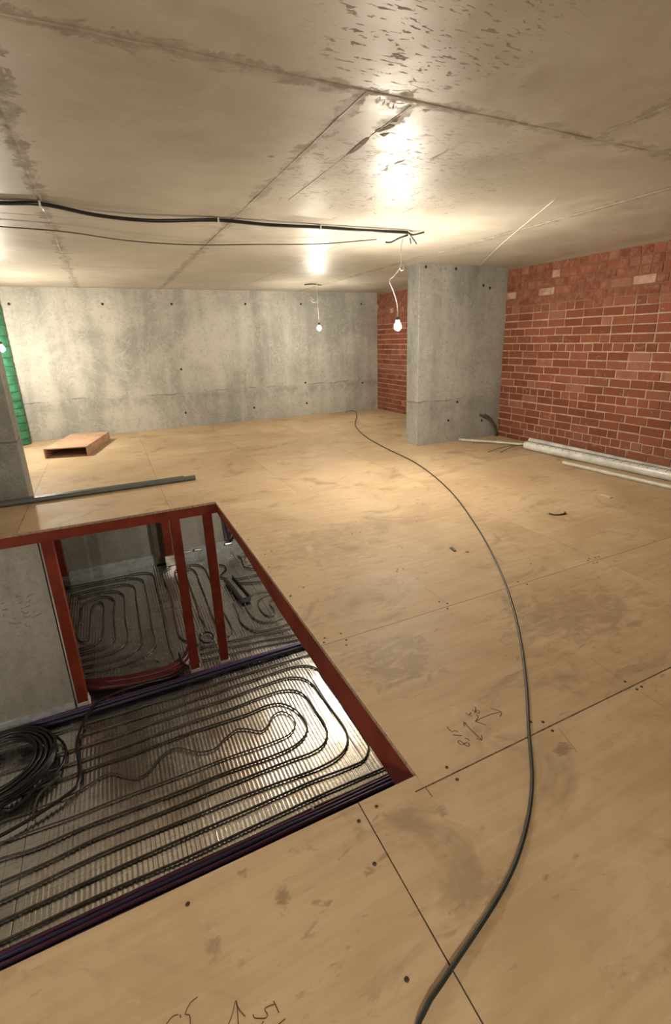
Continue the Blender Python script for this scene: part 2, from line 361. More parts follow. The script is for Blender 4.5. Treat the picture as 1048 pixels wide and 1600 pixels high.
def concrete(name, dark, light, pour=None, rough=0.75, stain=1.0, joints=None):
    m = M(name, rough, 0.0, 0.35)
    big = m.noise(0.85, 7, 0.62, dist=0.5)
    streak = m.noise(1.0, 6, 0.6, m.map((2.6, 2.6, 0.30)), 0.4)
    fine = m.noise(17, 6, 0.7)
    grain = m.noise(40, 2, 0.6)
    f = m.math('ADD', m.math('MULTIPLY', big, 0.55), m.math('MULTIPLY', streak, 0.45))
    col = m.mix(m.ramp(f, 0.36, 0.62), dark, light)
    col = m.mix(m.ramp(fine, 0.52, 0.70, 0, 0.35 * stain), col, tuple(x * 0.62 for x in dark))
    # pale lime blooms and wavy scum lines
    bloom = m.noise(2.3, 8, 0.72, m.map((1, 1, 0.8)), 1.6)
    col = m.mix(m.ramp(m.math('ABSOLUTE', m.math('SUBTRACT', bloom, 0.5)), 0.022, 0.0, 0, 0.30 * stain), col, tuple(min(1, x * 1.22) for x in light))
    bl2 = m.noise(1.7, 8, 0.75, m.map((1, 1, 1.2), (7, 3, 1)), 2.2)
    col = m.mix(m.ramp(m.math('ABSOLUTE', m.math('SUBTRACT', bl2, 0.47)), 0.012, 0.0, 0, 0.30 * stain), col, tuple(x * 0.55 for x in dark))
    pits = m.voronoi(34)
    pm = m.ramp(pits, 0.11, 0.05, 0, 1)
    col = m.mix(m.math('MULTIPLY', pm, m.ramp(m.noise(3.1, 3), 0.55, 0.7, 0, 0.75)), col, tuple(x * 0.42 for x in dark))
    if pour is not None:
        z = m.sep()[2]
        wob = m.math('MULTIPLY', m.math('SUBTRACT', m.noise(1.6, 5, 0.65), 0.5), 0.16)
        d = m.math('SUBTRACT', m.math('ADD', z, wob), pour)
        line = m.math('MULTIPLY', m.ramp(m.math('ABSOLUTE', d), 0.016, 0.0), m.ramp(m.noise(2.7, 4), 0.42, 0.58))
        below = m.math('MULTIPLY', m.ramp(d, 0.02, -0.06), m.ramp(d, -0.30, -0.02))
        col = m.mix(m.math('MULTIPLY', below, m.ramp(m.noise(7, 6, 0.7), 0.4, 0.65, 0.1, 0.5)), col, tuple(x * 0.62 for x in dark))
        col = m.mix(m.math('MULTIPLY', line, 0.75), col, tuple(x * 0.38 for x in dark))
    m.colour(col)
    m.bump(grain, 0.18, 0.006)
    return m.m

MAT = {}
MAT['wall'] = concrete('concrete_wall', (0.285, 0.285, 0.255), (0.49, 0.48, 0.425), pour=0.61)
MAT['pillar'] = concrete('concrete_pillar', (0.225, 0.225, 0.205), (0.36, 0.355, 0.32), pour=0.60, stain=1.2)
MAT['wall_low'] = concrete('concrete_lower', (0.22, 0.205, 0.18), (0.37, 0.35, 0.31), stain=0.8)
MAT['slab'] = concrete('concrete_slab', (0.2, 0.19, 0.17), (0.3, 0.29, 0.26))

def ceiling_mat():
    m = M('concrete_ceiling', 0.5, 0.0, 0.19)
    big = m.noise(0.7, 7, 0.6, dist=0.6)
    mid = m.noise(4.5, 7, 0.65, dist=0.8)
    col = m.mix(m.ramp(m.math('ADD', m.math('MULTIPLY', big, 0.65), m.math('MULTIPLY', mid, 0.35)), 0.36, 0.64), (0.37, 0.335, 0.275), (0.50, 0.465, 0.395))
    x, y, z = m.sep()
    wob = m.math('MULTIPLY', m.math('SUBTRACT', m.noise(5.5, 8, 0.75, dist=0.6), 0.5), 0.30)
    def band(coord, at, w):
        d = m.math('ABSOLUTE', m.math('SUBTRACT', coord, at))
        return m.ramp(m.math('ADD', d, wob), w, w * 0.55)
    far = m.ramp(y, 1.90, 1.92); near = m.ramp(y, 1.92, 1.90)
    s = band(y, 1.91, 0.055)
    for at, side in ((-0.2, None), (1.04, far), (1.26, m.math('MULTIPLY', far, m.ramp(y, 3.2, 2.4, 0, 0.6))), (2.265, near), (3.5, far)):
        bnd = band(x, at, 0.045)
        if side is not None: bnd = m.math('MULTIPLY', bnd, side)
        s = m.math('MAXIMUM', s, bnd)
    s = m.math('MULTIPLY', s, m.ramp(m.noise(9, 5, 0.7), 0.35, 0.62, 0.25, 1.0))
    col = m.mix(m.math('MULTIPLY', s, 0.50), col, (0.19, 0.155, 0.115))
    # short dry flecks left by the shuttering, matt on the smooth skin
    wv = m.map((20, 62, 1), rot=(0, 0, 0.06))
    fl = m.noise(1.0, 3, 0.55, wv, 0.6)
    def spot(cx_, cy_, rx, ry, inner=0.35):
        n_ = m.math('ADD', m.math('POWER', m.math('DIVIDE', m.math('ABSOLUTE', m.math('SUBTRACT', x, cx_)), rx), 2.0), m.math('POWER', m.math('DIVIDE', m.math('ABSOLUTE', m.math('SUBTRACT', y, cy_)), ry), 2.0))
        return m.ramp(n_, 1.0, inner)
    zone = m.math('MAXIMUM', spot(1.08, 1.52, 0.46, 0.46), m.math('MULTIPLY', spot(1.75, 2.75, 0.9, 0.9), 0.75))
    zone = m.math('MAXIMUM', zone, m.ramp(m.noise(0.9, 3, 0.5, m.map((1, 1, 1), (3.7, 1.2, 0))), 0.60, 0.68, 0, 0.35))
    fm = m.math('MULTIPLY', m.ramp(fl, 0.59, 0.625), zone)
    wv2 = m.map((26, 6.5, 1), rot=(0, 0, -0.3))
    fl2 = m.math('MULTIPLY', m.ramp(m.noise(1.0, 4, 0.6, wv2, 0.8), 0.63, 0.67), m.math('MULTIPLY', spot(1.9, 3.0, 1.0, 1.1), 0.9))
    fm = m.math('MAXIMUM', fm, fl2)
    col = m.mix(m.math('MULTIPLY', fm, 0.6), col, (0.17, 0.135, 0.095))
    pits = m.math('MULTIPLY', m.ramp(m.voronoi(6.0), 0.13, 0.06), m.ramp(m.noise(2.0, 3), 0.58, 0.66))
    col = m.mix(m.math('MULTIPLY', pits, 0.7), col, (0.16, 0.12, 0.08))
    # pale scratches
    sc = m.noise(1.0, 4, 0.6, m.map((3.0, 26, 1), rot=(0, 0, 1.0)), 0.4)
    col = m.mix(m.ramp(sc, 0.66, 0.74, 0, 0.3), col, (0.62, 0.59, 0.53))
    m.colour(col)
    r = m.math('ADD', m.ramp(mid, 0.35, 0.65, 0.39, 0.49), m.math('MULTIPLY', m.math('MAXIMUM', fm, s), 0.35))
    m.rough(r)
    m.bump(m.noise(1.1, 2, 0.45), 0.35, 0.08)
    return m.m
MAT['ceiling'] = ceiling_mat()

# dirt marks trodden into the boards: centre, half size, strength
SMUDGES = [(1.03, 1.66, 0.24, 0.24, 0.6), (0.215, 0.93, 0.026, 0.042, 0.75), (0.02, 0.91, 0.03, 0.05, 0.55), (1.293, 0.93, 0.045, 0.03, 0.8), (0.751, 0.933, 0.025, 0.035, 0.7), (2.05, 1.55, 0.55, 0.30, 0.42), (1.3, 3.1, 0.55, 0.45, 0.3)]
def plywood():
    m = M('plywood', 0.6, 0.0, 0.25)
    oi = m.node('ShaderNodeObjectInfo')
    off = m.node('ShaderNodeCombineXYZ'); m.put(off.inputs[0], m.math('MULTIPLY', oi.outputs['Random'], 37.0)); m.put(off.inputs[1], m.math('MULTIPLY', oi.outputs['Random'], 91.0))
    va = m.node('ShaderNodeVectorMath', operation='ADD'); m.put(va.inputs[0], m.pos()); m.put(va.inputs[1], off.outputs[0]); v = va.outputs[0]
    grain = m.noise(1.0, 6, 0.6, m.map((2.2, 26, 1), src=v), 0.5)
    cloud = m.noise(1.3, 6, 0.6, v, 0.6)
    col = m.mix(m.ramp(m.math('ADD', m.math('MULTIPLY', cloud, 0.7), m.math('MULTIPLY', grain, 0.3)), 0.36, 0.64), (0.42, 0.300, 0.178), (0.545, 0.415, 0.268))
    col = m.mix(m.ramp(oi.outputs['Random'], 0, 1, 0, 0.18), col, (0.48, 0.32, 0.18))
    # trodden grey dirt clouds
    d1 = m.ramp(m.noise(2.1, 8, 0.7, m.map((1, 1.3, 1), (5, 2, 0)), 0.9), 0.53, 0.72)
    col = m.mix(m.math('MULTIPLY', d1, 0.58), col, (0.235, 0.165, 0.098))
    # scuffs: short smudges
    sm = m.math('MULTIPLY', m.ramp(m.noise(1.0, 4, 0.6, m.map((12, 26, 1), (2, 8, 0), (0, 0, 0.35)), 0.7), 0.60, 0.70), m.ramp(m.noise(1.2, 3, 0.5), 0.42, 0.58))
    col = m.mix(m.math('MULTIPLY', sm, 0.55), col, (0.21, 0.14, 0.08))
    x, y, z = m.sep()
    edge = m.math('MULTIPLY', m.math('SUBTRACT', m.noise(1.0, 5, 0.75, m.map((9, 17, 1), rot=(0, 0, 0.4)), 0.8), 0.46), 5.0)
    for cx_, cy_, rx, ry, k_ in SMUDGES:
        dd = m.math('ADD', m.math('POWER', m.math('DIVIDE', m.math('ABSOLUTE', m.math('SUBTRACT', x, cx_)), rx), 2.0), m.math('POWER', m.math('DIVIDE', m.math('ABSOLUTE', m.math('SUBTRACT', y, cy_)), ry), 2.0))
        col = m.mix(m.ramp(m.math('ADD', dd, edge), 1.1, 0.0, 0.0, k_), col, (0.235, 0.165, 0.10))
    sp = m.math('MULTIPLY', m.ramp(m.voronoi(13), 0.09, 0.03), m.ramp(m.noise(2.4, 3), 0.5, 0.64))
    col = m.mix(m.math('MULTIPLY', sp, 0.6), col, (0.16, 0.10, 0.06))
    pale = m.ramp(m.noise(3.2, 7, 0.7, m.map((1, 2, 1), (1, 9, 0)), 1.2), 0.60, 0.74)
    col = m.mix(m.math('MULTIPLY', pale, 0.35), col, (0.66, 0.53, 0.37))
    m.colour(col)
    m.rough(m.ramp(cloud, 0.3, 0.7, 0.52, 0.70))
    m.bump(m.noise(30, 2, 0.6, v), 0.10, 0.004)
    return m.m
MAT['plywood'] = plywood()
MAT['ply_edge'] = flat('plywood_edge', (0.34, 0.25, 0.17), 0.8, vary=0.3, scale=40)
MAT['joist'] = flat('plywood_underside', (0.44, 0.36, 0.26), 0.85)
MAT['dark'] = flat('dark_gap', (0.035, 0.02, 0.012), 0.9)
MAT['pencil'] = flat('pencil_line', (0.10, 0.055, 0.025), 0.7)
MAT['pencil_soft'] = flat('pencil_soft', (0.26, 0.17, 0.09), 0.7)
MAT['wall_pencil'] = flat('wall_pencil', (0.19, 0.17, 0.145), 0.8)
MAT['chalk'] = flat('chalk', (0.64, 0.60, 0.53), 0.8)

def brick_mat():
    m = M('brick', 0.85, 0.0, 0.25)
    oi = m.node('ShaderNodeObjectInfo').outputs['Random']
    isl = m.node('ShaderNodeNewGeometry').outputs['Random Per Island']
    rnd = m.math('FRACT', m.math('ADD', oi, isl))
    r2 = m.math('FRACT', m.math('MULTIPLY', rnd, 7.31))
    col = m.mix(rnd, (0.165, 0.050, 0.027), (0.255, 0.088, 0.049))
    col = m.mix(m.ramp(r2, 0.80, 1.0, 0, 0.5), col, (0.36, 0.19, 0.13))
    col = m.mix(m.math('MULTIPLY', m.ramp(r2, 0.94, 0.96), m.ramp(m.sep()[2], 1.85, 1.9, 0, 0.7)), col, (0.55, 0.40, 0.31))
    col = m.mix(m.ramp(m.noise(7, 6, 0.65), 0.42, 0.68, 0, 0.5), col, (0.20, 0.066, 0.042))
    smear = m.ramp(m.noise(11, 6, 0.7, dist=0.8), 0.58, 0.75, 0, 0.5)
    col = m.mix(smear, col, (0.47, 0.30, 0.23))
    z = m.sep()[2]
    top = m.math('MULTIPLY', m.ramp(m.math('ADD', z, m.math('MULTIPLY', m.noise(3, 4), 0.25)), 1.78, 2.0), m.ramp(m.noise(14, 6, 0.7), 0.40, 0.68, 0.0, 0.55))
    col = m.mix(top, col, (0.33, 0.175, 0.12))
    m.colour(col)
    m.bump(m.noise(30, 3, 0.6), 0.35, 0.006)
    return m.m
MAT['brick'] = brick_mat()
def mortar_mat():
    m = M('mortar', 0.9, 0.0, 0.2)
    z = m.sep()[2]
    n = m.noise(12, 6, 0.65)
    col = m.mix(m.ramp(n, 0.35, 0.65), (0.36, 0.24, 0.175), (0.49, 0.355, 0.27))
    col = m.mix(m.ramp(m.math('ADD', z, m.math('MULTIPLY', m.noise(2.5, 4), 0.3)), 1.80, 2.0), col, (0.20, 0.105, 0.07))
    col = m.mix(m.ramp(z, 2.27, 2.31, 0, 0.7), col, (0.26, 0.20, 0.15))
    m.colour(col); m.bump(m.noise(45, 2, 0.6), 0.5, 0.008)
    return m.m
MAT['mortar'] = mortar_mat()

def red_steel():
    m = M('red_oxide_steel', 0.6, 0.0, 0.2)
    n = m.noise(5, 6, 0.65)
    col = m.mix(m.ramp(n, 0.35, 0.65), (0.145, 0.020, 0.009), (0.205, 0.034, 0.016))
    col = m.mix(m.ramp(m.noise(14, 6, 0.7), 0.6, 0.75, 0, 0.3), col, (0.24, 0.08, 0.05))
    m.colour(col); m.bump(m.noise(60, 3), 0.1, 0.003)
    return m.m
MAT['red'] = red_steel()

def foil_mat():
    m = M('foil', 0.3, 1.0, 0.5)
    n = m.noise(3.0, 6, 0.65)
    col = m.mix(m.ramp(n, 0.3, 0.7), (0.80, 0.79, 0.77), (0.95, 0.945, 0.93))
    x, y, z = m.sep()
    def lines(c, period, w):
        f = m.math('ABSOLUTE', m.math('SUBTRACT', m.math('FRACT', m.math('DIVIDE', c, period)), 0.5))
        return m.ramp(f, 0.5 - w, 0.5 - w * 0.4)
    g = m.math('MAXIMUM', lines(x, 0.1, 0.028), lines(y, 0.1, 0.03))
    g2 = m.math('MULTIPLY', m.math('MAXIMUM', lines(x, 0.05, 0.03), lines(y, 0.05, 0.03)), 0.4)
    col = m.mix(m.math('MULTIPLY', m.math('MAXIMUM', g, g2), 0.40), col, (0.12, 0.10, 0.09))
    m.colour(col)
    m.rough(m.ramp(n, 0.3, 0.7, 0.19, 0.33))
    m.bump(m.noise(24, 3, 0.65), 0.22, 0.005)
    return m.m
MAT['foil'] = foil_mat()
MAT['heating'] = flat('heating_pipe', (0.070, 0.060, 0.050), 0.42, vary=0.3, scale=25)
MAT['black'] = flat('black_cable', (0.014, 0.013, 0.014), 0.34, vary=0.2)
MAT['floor_cable'] = flat('dark_green_cable', (0.018, 0.021, 0.016), 0.45, vary=0.2)
MAT['brown_cable'] = flat('brown_cable', (0.055, 0.045, 0.03), 0.5)
MAT['c_blue'] = flat('conduit_blue', (0.028, 0.026, 0.085), 0.45)
MAT['c_purple'] = flat('conduit_purple', (0.075, 0.018, 0.055), 0.45)
MAT['c_red'] = flat('conduit_red', (0.080, 0.010, 0.014), 0.45)
MAT['c_dark'] = flat('conduit_dark', (0.018, 0.014, 0.028), 0.45)
MAT['white'] = flat('white_plastic', (0.66, 0.66, 0.62), 0.45)
MAT['white_wrap'] = flat('white_wrap', (0.48, 0.46, 0.43), 0.6)
MAT['silver'] = flat('silver_foil', (0.74, 0.73, 0.70), 0.28, 1.0)
MAT['foam'] = flat('grey_blue_foam', (0.40, 0.43, 0.45), 0.7, vary=0.18, scale=14)
MAT['pipe_grey'] = flat('grey_pvc', (0.105, 0.115, 0.110), 0.38)
MAT['pvc_pale'] = flat('pale_pvc', (0.52, 0.49, 0.42), 0.4)
MAT['pvc_white'] = flat('white_tube', (0.56, 0.57, 0.53), 0.35, vary=0.2, scale=6)
MAT['galv'] = flat('galvanised', (0.42, 0.43, 0.42), 0.35, 0.8)
MAT['channel'] = flat('dark_channel', (0.13, 0.13, 0.13), 0.4, 0.6)
MAT['board'] = flat('brown_board', (0.47, 0.295, 0.195), 0.55, vary=0.15, scale=5)
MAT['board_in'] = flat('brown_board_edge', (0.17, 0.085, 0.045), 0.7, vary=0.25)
MAT['olive'] = flat('olive_shadow_and_wire', (0.10, 0.085, 0.055), 0.8)  # shade of the gap strip as colour; conduit and wires share it
MAT['plastic_bag'] = flat('crumpled_sheet', (0.36, 0.33, 0.29), 0.5, vary=0.25)
MAT['socket'] = flat('black_socket', (0.02, 0.02, 0.02), 0.4)

def green_mesh():
    m = M('green_sheet', 0.5, 0.0, 0.4)
    n = m.noise(9, 6, 0.65)
    col = m.mix(m.ramp(n, 0.3, 0.7), (0.018, 0.10, 0.05), (0.045, 0.20, 0.10))
    m.colour(col); m.bump(m.noise(45, 4), 0.3, 0.006)
    return m.m
MAT['green'] = green_mesh()

def bulb_mat(k):
    m = bpy.data.materials.new('bulb_glow'); m.use_nodes = True
    t = m.node_tree; t.nodes.remove(t.nodes['Principled BSDF'])
    e = t.nodes.new('ShaderNodeEmission'); e.inputs[0].default_value = (*LAMP_COLOUR, 1); e.inputs[1].default_value = LAMP_POWER * k
    t.links.new(e.outputs[0], t.nodes['Material Output'].inputs[0])
    return m

# ------------------------------------------------------------------ the setting: walls
def struct(o, label):
    o['kind'] = 'structure'; o['label'] = label; return o

struct(box('wall_back', X_L - 0.2, X_R + 0.3, Y_B, Y_B + 0.25, -0.02, H + 0.2, MAT['wall']), 'blotchy grey concrete wall at the far end of the room')
struct(box('wall_left', X_L - 0.2, X_L, Y_F, Y_B, -0.02, H + 0.2, MAT['wall']), 'concrete wall on the left beyond the column')
struct(box('wall_front', X_L - 0.2, X_R + 0.3, Y_F - 0.2, Y_F, -0.02, H + 0.2, MAT['wall']), 'concrete wall behind the viewer')
wall_back = bpy.data.objects['wall_back']

# right wall: mortar bed with bricks proud of it
wall_right = struct(box('wall_right', X_R + 0.0035, X_R + 0.22, Y_F, Y_B, -0.02, H + 0.2, MAT['mortar']), 'red brick wall along the right side')

PILLAR = (3.745, X_R + 0.02, 5.535, 5.81)
pillar = struct(box('wall_pier', *PILLAR, -0.02, H + 0.05, MAT['pillar'], bev=0.006), 'grey concrete pier standing out from the brick wall')
column = struct(box('wall_column', -2.34, -0.872, 5.535, 5.81, -0.02, H + 0.05, MAT['pillar'], bev=0.006), 'dark concrete pier at the left beside the grey pipes')

def hole_mesh(r):
    """tie hole: a raised rim sloping into a dark sunk bottom"""
    bm = bmesh.new(); n = 10
    rings = []
    for rr, zz in ((r * 1.25, 0.0), (r * 1.1, 0.002), (r * 0.85, 0.0006)):
        rings.append([bm.verts.new((math.cos(2 * math.pi * k / n) * rr, math.sin(2 * math.pi * k / n) * rr, zz)) for k in range(n)])
    for a, b in ((0, 1), (1, 2)):
        for k in range(n):
            j = (k + 1) % n; f = bm.faces.new((rings[a][k], rings[a][j], rings[b][j], rings[b][k])); f.material_index = 1 if a else 0
    f = bm.faces.new(rings[2]); f.material_index = 1
    me = bpy.data.meshes.new('tie_hole'); bm.to_mesh(me); bm.free()
    return me
me_hole = hole_mesh(0.018); me_hole.materials.append(MAT['slab']); me_hole.materials.append(MAT['dark'])
for x, z in TIE_HOLES['back']: link_mesh('tie_hole', me_hole, wall_back, (x, Y_B - 0.0005, z), (math.pi / 2, random.random(), 0))
me_hole2 = hole_mesh(0.017); me_hole2.materials.append(MAT['slab']); me_hole2.materials.append(MAT['dark'])
for x, z in TIE_HOLES['pil']: link_mesh('tie_hole', me_hole2, pillar, (x, PILLAR[2] - 0.0005, z), (math.pi / 2, random.random(), 0))

# bricks ------------------------------------------------------------
def brick_mesh(length, seed):
    random.seed(seed)
    bm = bmesh.new(); h = 0.0840
    add_box(bm, 0.0, 0.05, -length / 2, length / 2, -h / 2, h / 2, 0.0022)
    bmesh.ops.bevel(bm, geom=[e for e in bm.edges if all(v.co.x < 0.02 for v in e.verts)], offset=0.004, segments=1, affect='EDGES')
    me = bpy.data.meshes.new('brick'); bm.to_mesh(me); bm.free(); me.materials.append(MAT['brick'])
    return me
STR = [brick_mesh(0.245, 100 + i) for i in range(5)]
HED = [brick_mesh(0.115, 200 + i) for i in range(5)]
BAT = [brick_mesh(0.18, 300 + i) for i in range(2)]
random.seed(5)
PITCH_Z = 0.0973
bricks = []
def lay(y0, y1):
    for k in range(-1, 24):
        zc = 0.064 + PITCH_Z * k + PITCH_Z / 2
        if zc > H - 0.02: continue
        header = k in (1, 6, 12, 18, 20, 22)
        cut = random.choice((0.0, 0.0, 0.064, 0.128, 0.19)) if not header else random.choice((0.0, 0.064))
        y = y1 - 0.002 - cut
        if cut: bricks.append(('h', y + cut / 2, zc, k, (cut - 0.012) / 0.115))
        while y > y0:
            if header: kind, L = 'h', 0.128
            elif k >= 17: kind, L = random.choice((('h', 0.128), ('s', 0.258), ('h', 0.128)))
            else: kind, L = ('s', 0.258) if random.random() > 0.07 else ('h', 0.128)
            if y - L < y0 - 0.03: break
            bricks.append((kind, y - L / 2 + random.uniform(-0.003, 0.003), zc + random.uniform(-0.003, 0.003), k, 1.0))
            y -= L
lay(Y_F, PILLAR[2]); lay(PILLAR[3], Y_B)
def shows(b):
    kind, y, z, k, sc_ = b
    d2 = X_R ** 2 + y ** 2
    vis = 2.92 < y < PILLAR[2]
    return (1 if vis else 0, (2.0 if kind == 's' else 1.0) / d2)
bricks.sort(key=shows, reverse=True)
def proud(k): return -0.002 - random.uniform(0, 0.004) if k < 17 else 0.0005 - random.uniform(0, 0.005)
for kind, y, z, k, sc_ in bricks[:300]:
    me = random.choice(STR if kind == 's' else HED)
    link_mesh('brick', me, wall_right, (X_R + proud(k), y, z), (random.uniform(-0.012, 0.012), 0, 0), (1, sc_, 1))
bm = bmesh.new()
for kind, y, z, k, sc_ in bricks[300:]:
    L = (0.245 if kind == 's' else 0.115) * sc_
    px = X_R + proud(k)
    add_box(bm, px, px + 0.05, y - L / 2, y + L / 2, z - 0.042, z + 0.042, 0.002)
tag(new_obj('brick_field', bm, MAT['brick'], wall_right), kind='stuff')

# ------------------------------------------------------------------ ceiling
ceiling = struct(box('ceiling', X_L, X_R + 0.2, Y_F, Y_B, H + 0.006, H + 0.2, MAT['slab']), 'smooth stained concrete ceiling cast in large panels')
XS_FAR = [X_L, -2.66, -1.43, -0.2, 1.04, 2.265, 3.5, X_R + 0.2]
XS_NEAR = [X_L, -2.66, -1.43, -0.2, 1.04, 2.265, 3.5, X_R + 0.2]
YS = [Y_F, 1.91, 4.35, 6.79, Y_B]
def ceil_panel(x0, x1, y0, y1, dz):
    bm = bmesh.new()
    add_box(bm, x0 + 0.0015, x1 - 0.0015, y0 + 0.0015, y1 - 0.0015, H + dz, H + 0.012)
    return new_obj('ceiling_panel', bm, MAT['ceiling'], ceiling)
for j in range(4):
    xs = list(XS_NEAR if j == 0 else XS_FAR)
    if j == 0: xs = [X_L, -2.66, -0.2, 2.265, X_R + 0.2]
    if j == 1: xs = [X_L, -2.66, -1.43, -0.2, 1.04, 3.5, X_R + 0.2]
    for i in range(len(xs) - 1):
        ceil_panel(xs[i], xs[i + 1], YS[j], YS[j + 1], random.uniform(-0.0012, 0.0012))
def ridge(p0, p1, w, h, seed):
    """thin irregular fin of cement squeezed out of a shuttering joint"""
    random.seed(seed)
    bm = bmesh.new(); a = Vector(p0); b = Vector(p1); n = max(6, int((b - a).length / 0.05))
    d = (b - a).normalized(); s = Vector((-d.y, d.x, 0))
    prev = None
    for i in range(n + 1):
        c = a.lerp(b, i / n)
        k = noise.noise(c * 3.1) * 0.5 + 0.5; k2 = noise.noise(c * 9.7 + Vector((4, 4, 4)))
        ww = w * (0.25 + 1.2 * k); hh = h * max(0.15, k + 0.4 * k2); o = s * (0.006 * k2)
        row = [bm.verts.new(c + o + s * ww + Vector((0, 0, 0.001))), bm.verts.new(c + o + s * ww * 0.2 - Vector((0, 0, hh))), bm.verts.new(c + o - s * ww * 0.3 - Vector((0, 0, hh * 0.8))), bm.verts.new(c + o - s * ww + Vector((0, 0, 0.001)))]
        if prev:
            for q in range(3): bm.faces.new((prev[q], prev[q + 1], row[q + 1], row[q]))
        prev = row
    bmesh.ops.recalc_face_normals(bm, faces=bm.faces)
    return new_obj('joint_ridge', bm, MAT['ceiling'], ceiling)
ridge((X_L, 1.91, H), (X_R, 1.91, H), 0.010, 0.006, 1)
ridge((-0.2, Y_F, H), (-0.2, Y_B, H), 0.012, 0.006, 2)
ridge((1.04, 1.91, H), (1.04, Y_B, H), 0.009, 0.006, 3)
ridge((1.26, 1.95, H), (1.26, 3.4, H), 0.006, 0.003, 8)
ridge((2.265, Y_F, H), (2.265, 1.91, H), 0.010, 0.006, 4)
ridge((3.5, 1.91, H), (3.5, 5.5, H), 0.011, 0.006, 5)
ridge((X_L, 4.35, H), (X_R, 4.35, H), 0.006, 0.003, 6)
ridge((X_L, 6.79, H), (X_R, 6.79, H), 0.008, 0.004, 7)
def ceil_patch(pts, z, mat, name):
    bm = bmesh.new(); add_prism(bm, pts, H - 0.0016, H + 0.001)
    bmesh.ops.recalc_face_normals(bm, faces=bm.faces)
    return new_obj(name, bm, mat, ceiling)
MAT['rust'] = flat('rust_stain', (0.20, 0.105, 0.05), 0.85, vary=0.3, scale=30)
MAT['scar'] = flat('scar', (0.22, 0.18, 0.125), 0.9, vary=0.35, scale=30)
ceil_patch(CEILING_MARKS['rust'], 0, MAT['rust'], 'broken_patch')
for k in ('dam1', 'dam2', 'dam3'): ceil_patch(CEILING_MARKS[k], 0, MAT['scar'], 'broken_patch')
bm = bmesh.new()
for k in ('s1', 's2'):
    pts = [p.to_2d() for p in smooth_path([(x, y, 0) for x, y in CEILING_MARKS[k]], 0.006)]
    add_ribbon(bm, pts, 0.0035, lambda u, v: (u, v, H - 0.0016))
new_obj('chalk_scrawl', bm, MAT['chalk'], ceiling)

# ------------------------------------------------------------------ upper floor: plywood deck around the pit
floor = empty('floor'); struct(floor, 'worn tan plywood deck around the open pit')
bm = bmesh.new()
add_box(bm, X_L, PIT_L - 0.12, Y_F, Y_B, -0.055, -0.0215)
add_box(bm, PIT_L - 0.12, PIT_X + 0.12, PIT_F + 0.12, Y_B, -0.055, -0.0215)
add_box(bm, PIT_L - 0.12, PIT_X + 0.12, Y_F, PIT_N - 0.12, -0.055, -0.0215)
add_box(bm, PIT_X + 0.12, X_R + 0.1, Y_F, Y_B, -0.055, -0.0215)
new_obj('underlay', bm, MAT['joist'], floor)
def panel(poly, dz=0.0):
    bm = bmesh.new(); add_prism(bm, poly, -0.021, dz)
    for f in bm.faces:
        if abs(f.normal.z) < 0.5 and f.calc_center_median().z > -0.02: f.material_index = 1
    bm.normal_update()
    for f in bm.faces: f.material_index = 1 if abs(f.normal.z) < 0.5 else 0
    return new_obj('plywood_panel', bm, [MAT['plywood'], MAT['ply_edge']], floor)
def rect(x0, x1, y0, y1): return [(x0, y0), (x1, y0), (x1, y1), (x0, y1)]
g = 0.0011
# far rows
FX = [X_L, -3.30, -2.08, -0.86, 0.34, 1.545, 2.765, 3.99, X_R + 0.05]
for i in range(len(FX) - 1):
    panel(rect(FX[i] + g, FX[i + 1] - g, 6.80 + g, Y_B + 0.04), random.uniform(-0.0006, 0.0))
    if FX[i + 1] <= PIT_X: panel(rect(FX[i] + g, FX[i + 1] - g, PIT_F, 6.80 - g), random.uniform(-0.0006, 0.0))
panel([(0.34 + g, PIT_F), (PIT_X, PIT_F), (PIT_X, 4.36 + g), (1.545 - g, 4.36 + g), (1.545 - g, 6.80 - g), (0.34 + g, 6.80 - g)])
for a, b in ((1.545, 2.765), (2.765, 3.99), (3.99, X_R + 0.05)): panel(rect(a + g, b - g, 4.36 + g, 6.80 - g), random.uniform(-0.0006, 0.0))
panel(rect(PIT_X, 2.772 - g, 1.922 + 0.0015, 4.36 - g))
panel(rect(2.772 + g, X_R + 0.05, 1.922 + 0.0015, 4.36 - g), -0.0004)
panel(rect(PIT_X, 2.772 - g, 1.030 + 0.003, 1.922 - 0.0015))
panel(rect(2.772 + g, X_R + 0.05, 1.030 + 0.003, 1.922 - 0.0015), -0.0005)
panel([(0.528 + 0.002, Y_F), (2.93, Y_F), (2.93, 1.030 - 0.003), (PIT_X + 0.001, 1.030 - 0.003), (PIT_X - 0.0015, PIT_N), (0.528 + 0.002, PIT_N)])
panel(rect(2.93 + 2 * g, X_R + 0.05, Y_F, 1.030 - 0.003), -0.0005)
panel(rect(-1.90, 0.528 - 0.002, Y_F, PIT_N), -0.0003)
panel(rect(X_L, -1.90 - 2 * g, Y_F, PIT_N))
panel(rect(X_L, PIT_L, PIT_N + 2 * g, PIT_F - 2 * g))
# saw cuts that run past the corner of the opening
bm = bmesh.new()
add_box(bm, PIT_X - 0.0012, PIT_X + 0.0012, 0.988, 1.028, -0.001, 0.0004)
add_box(bm, 0.715, PIT_X, 1.0282, 1.0318, -0.001, 0.0004)
new_obj('saw_cut', bm, MAT['dark'], floor)
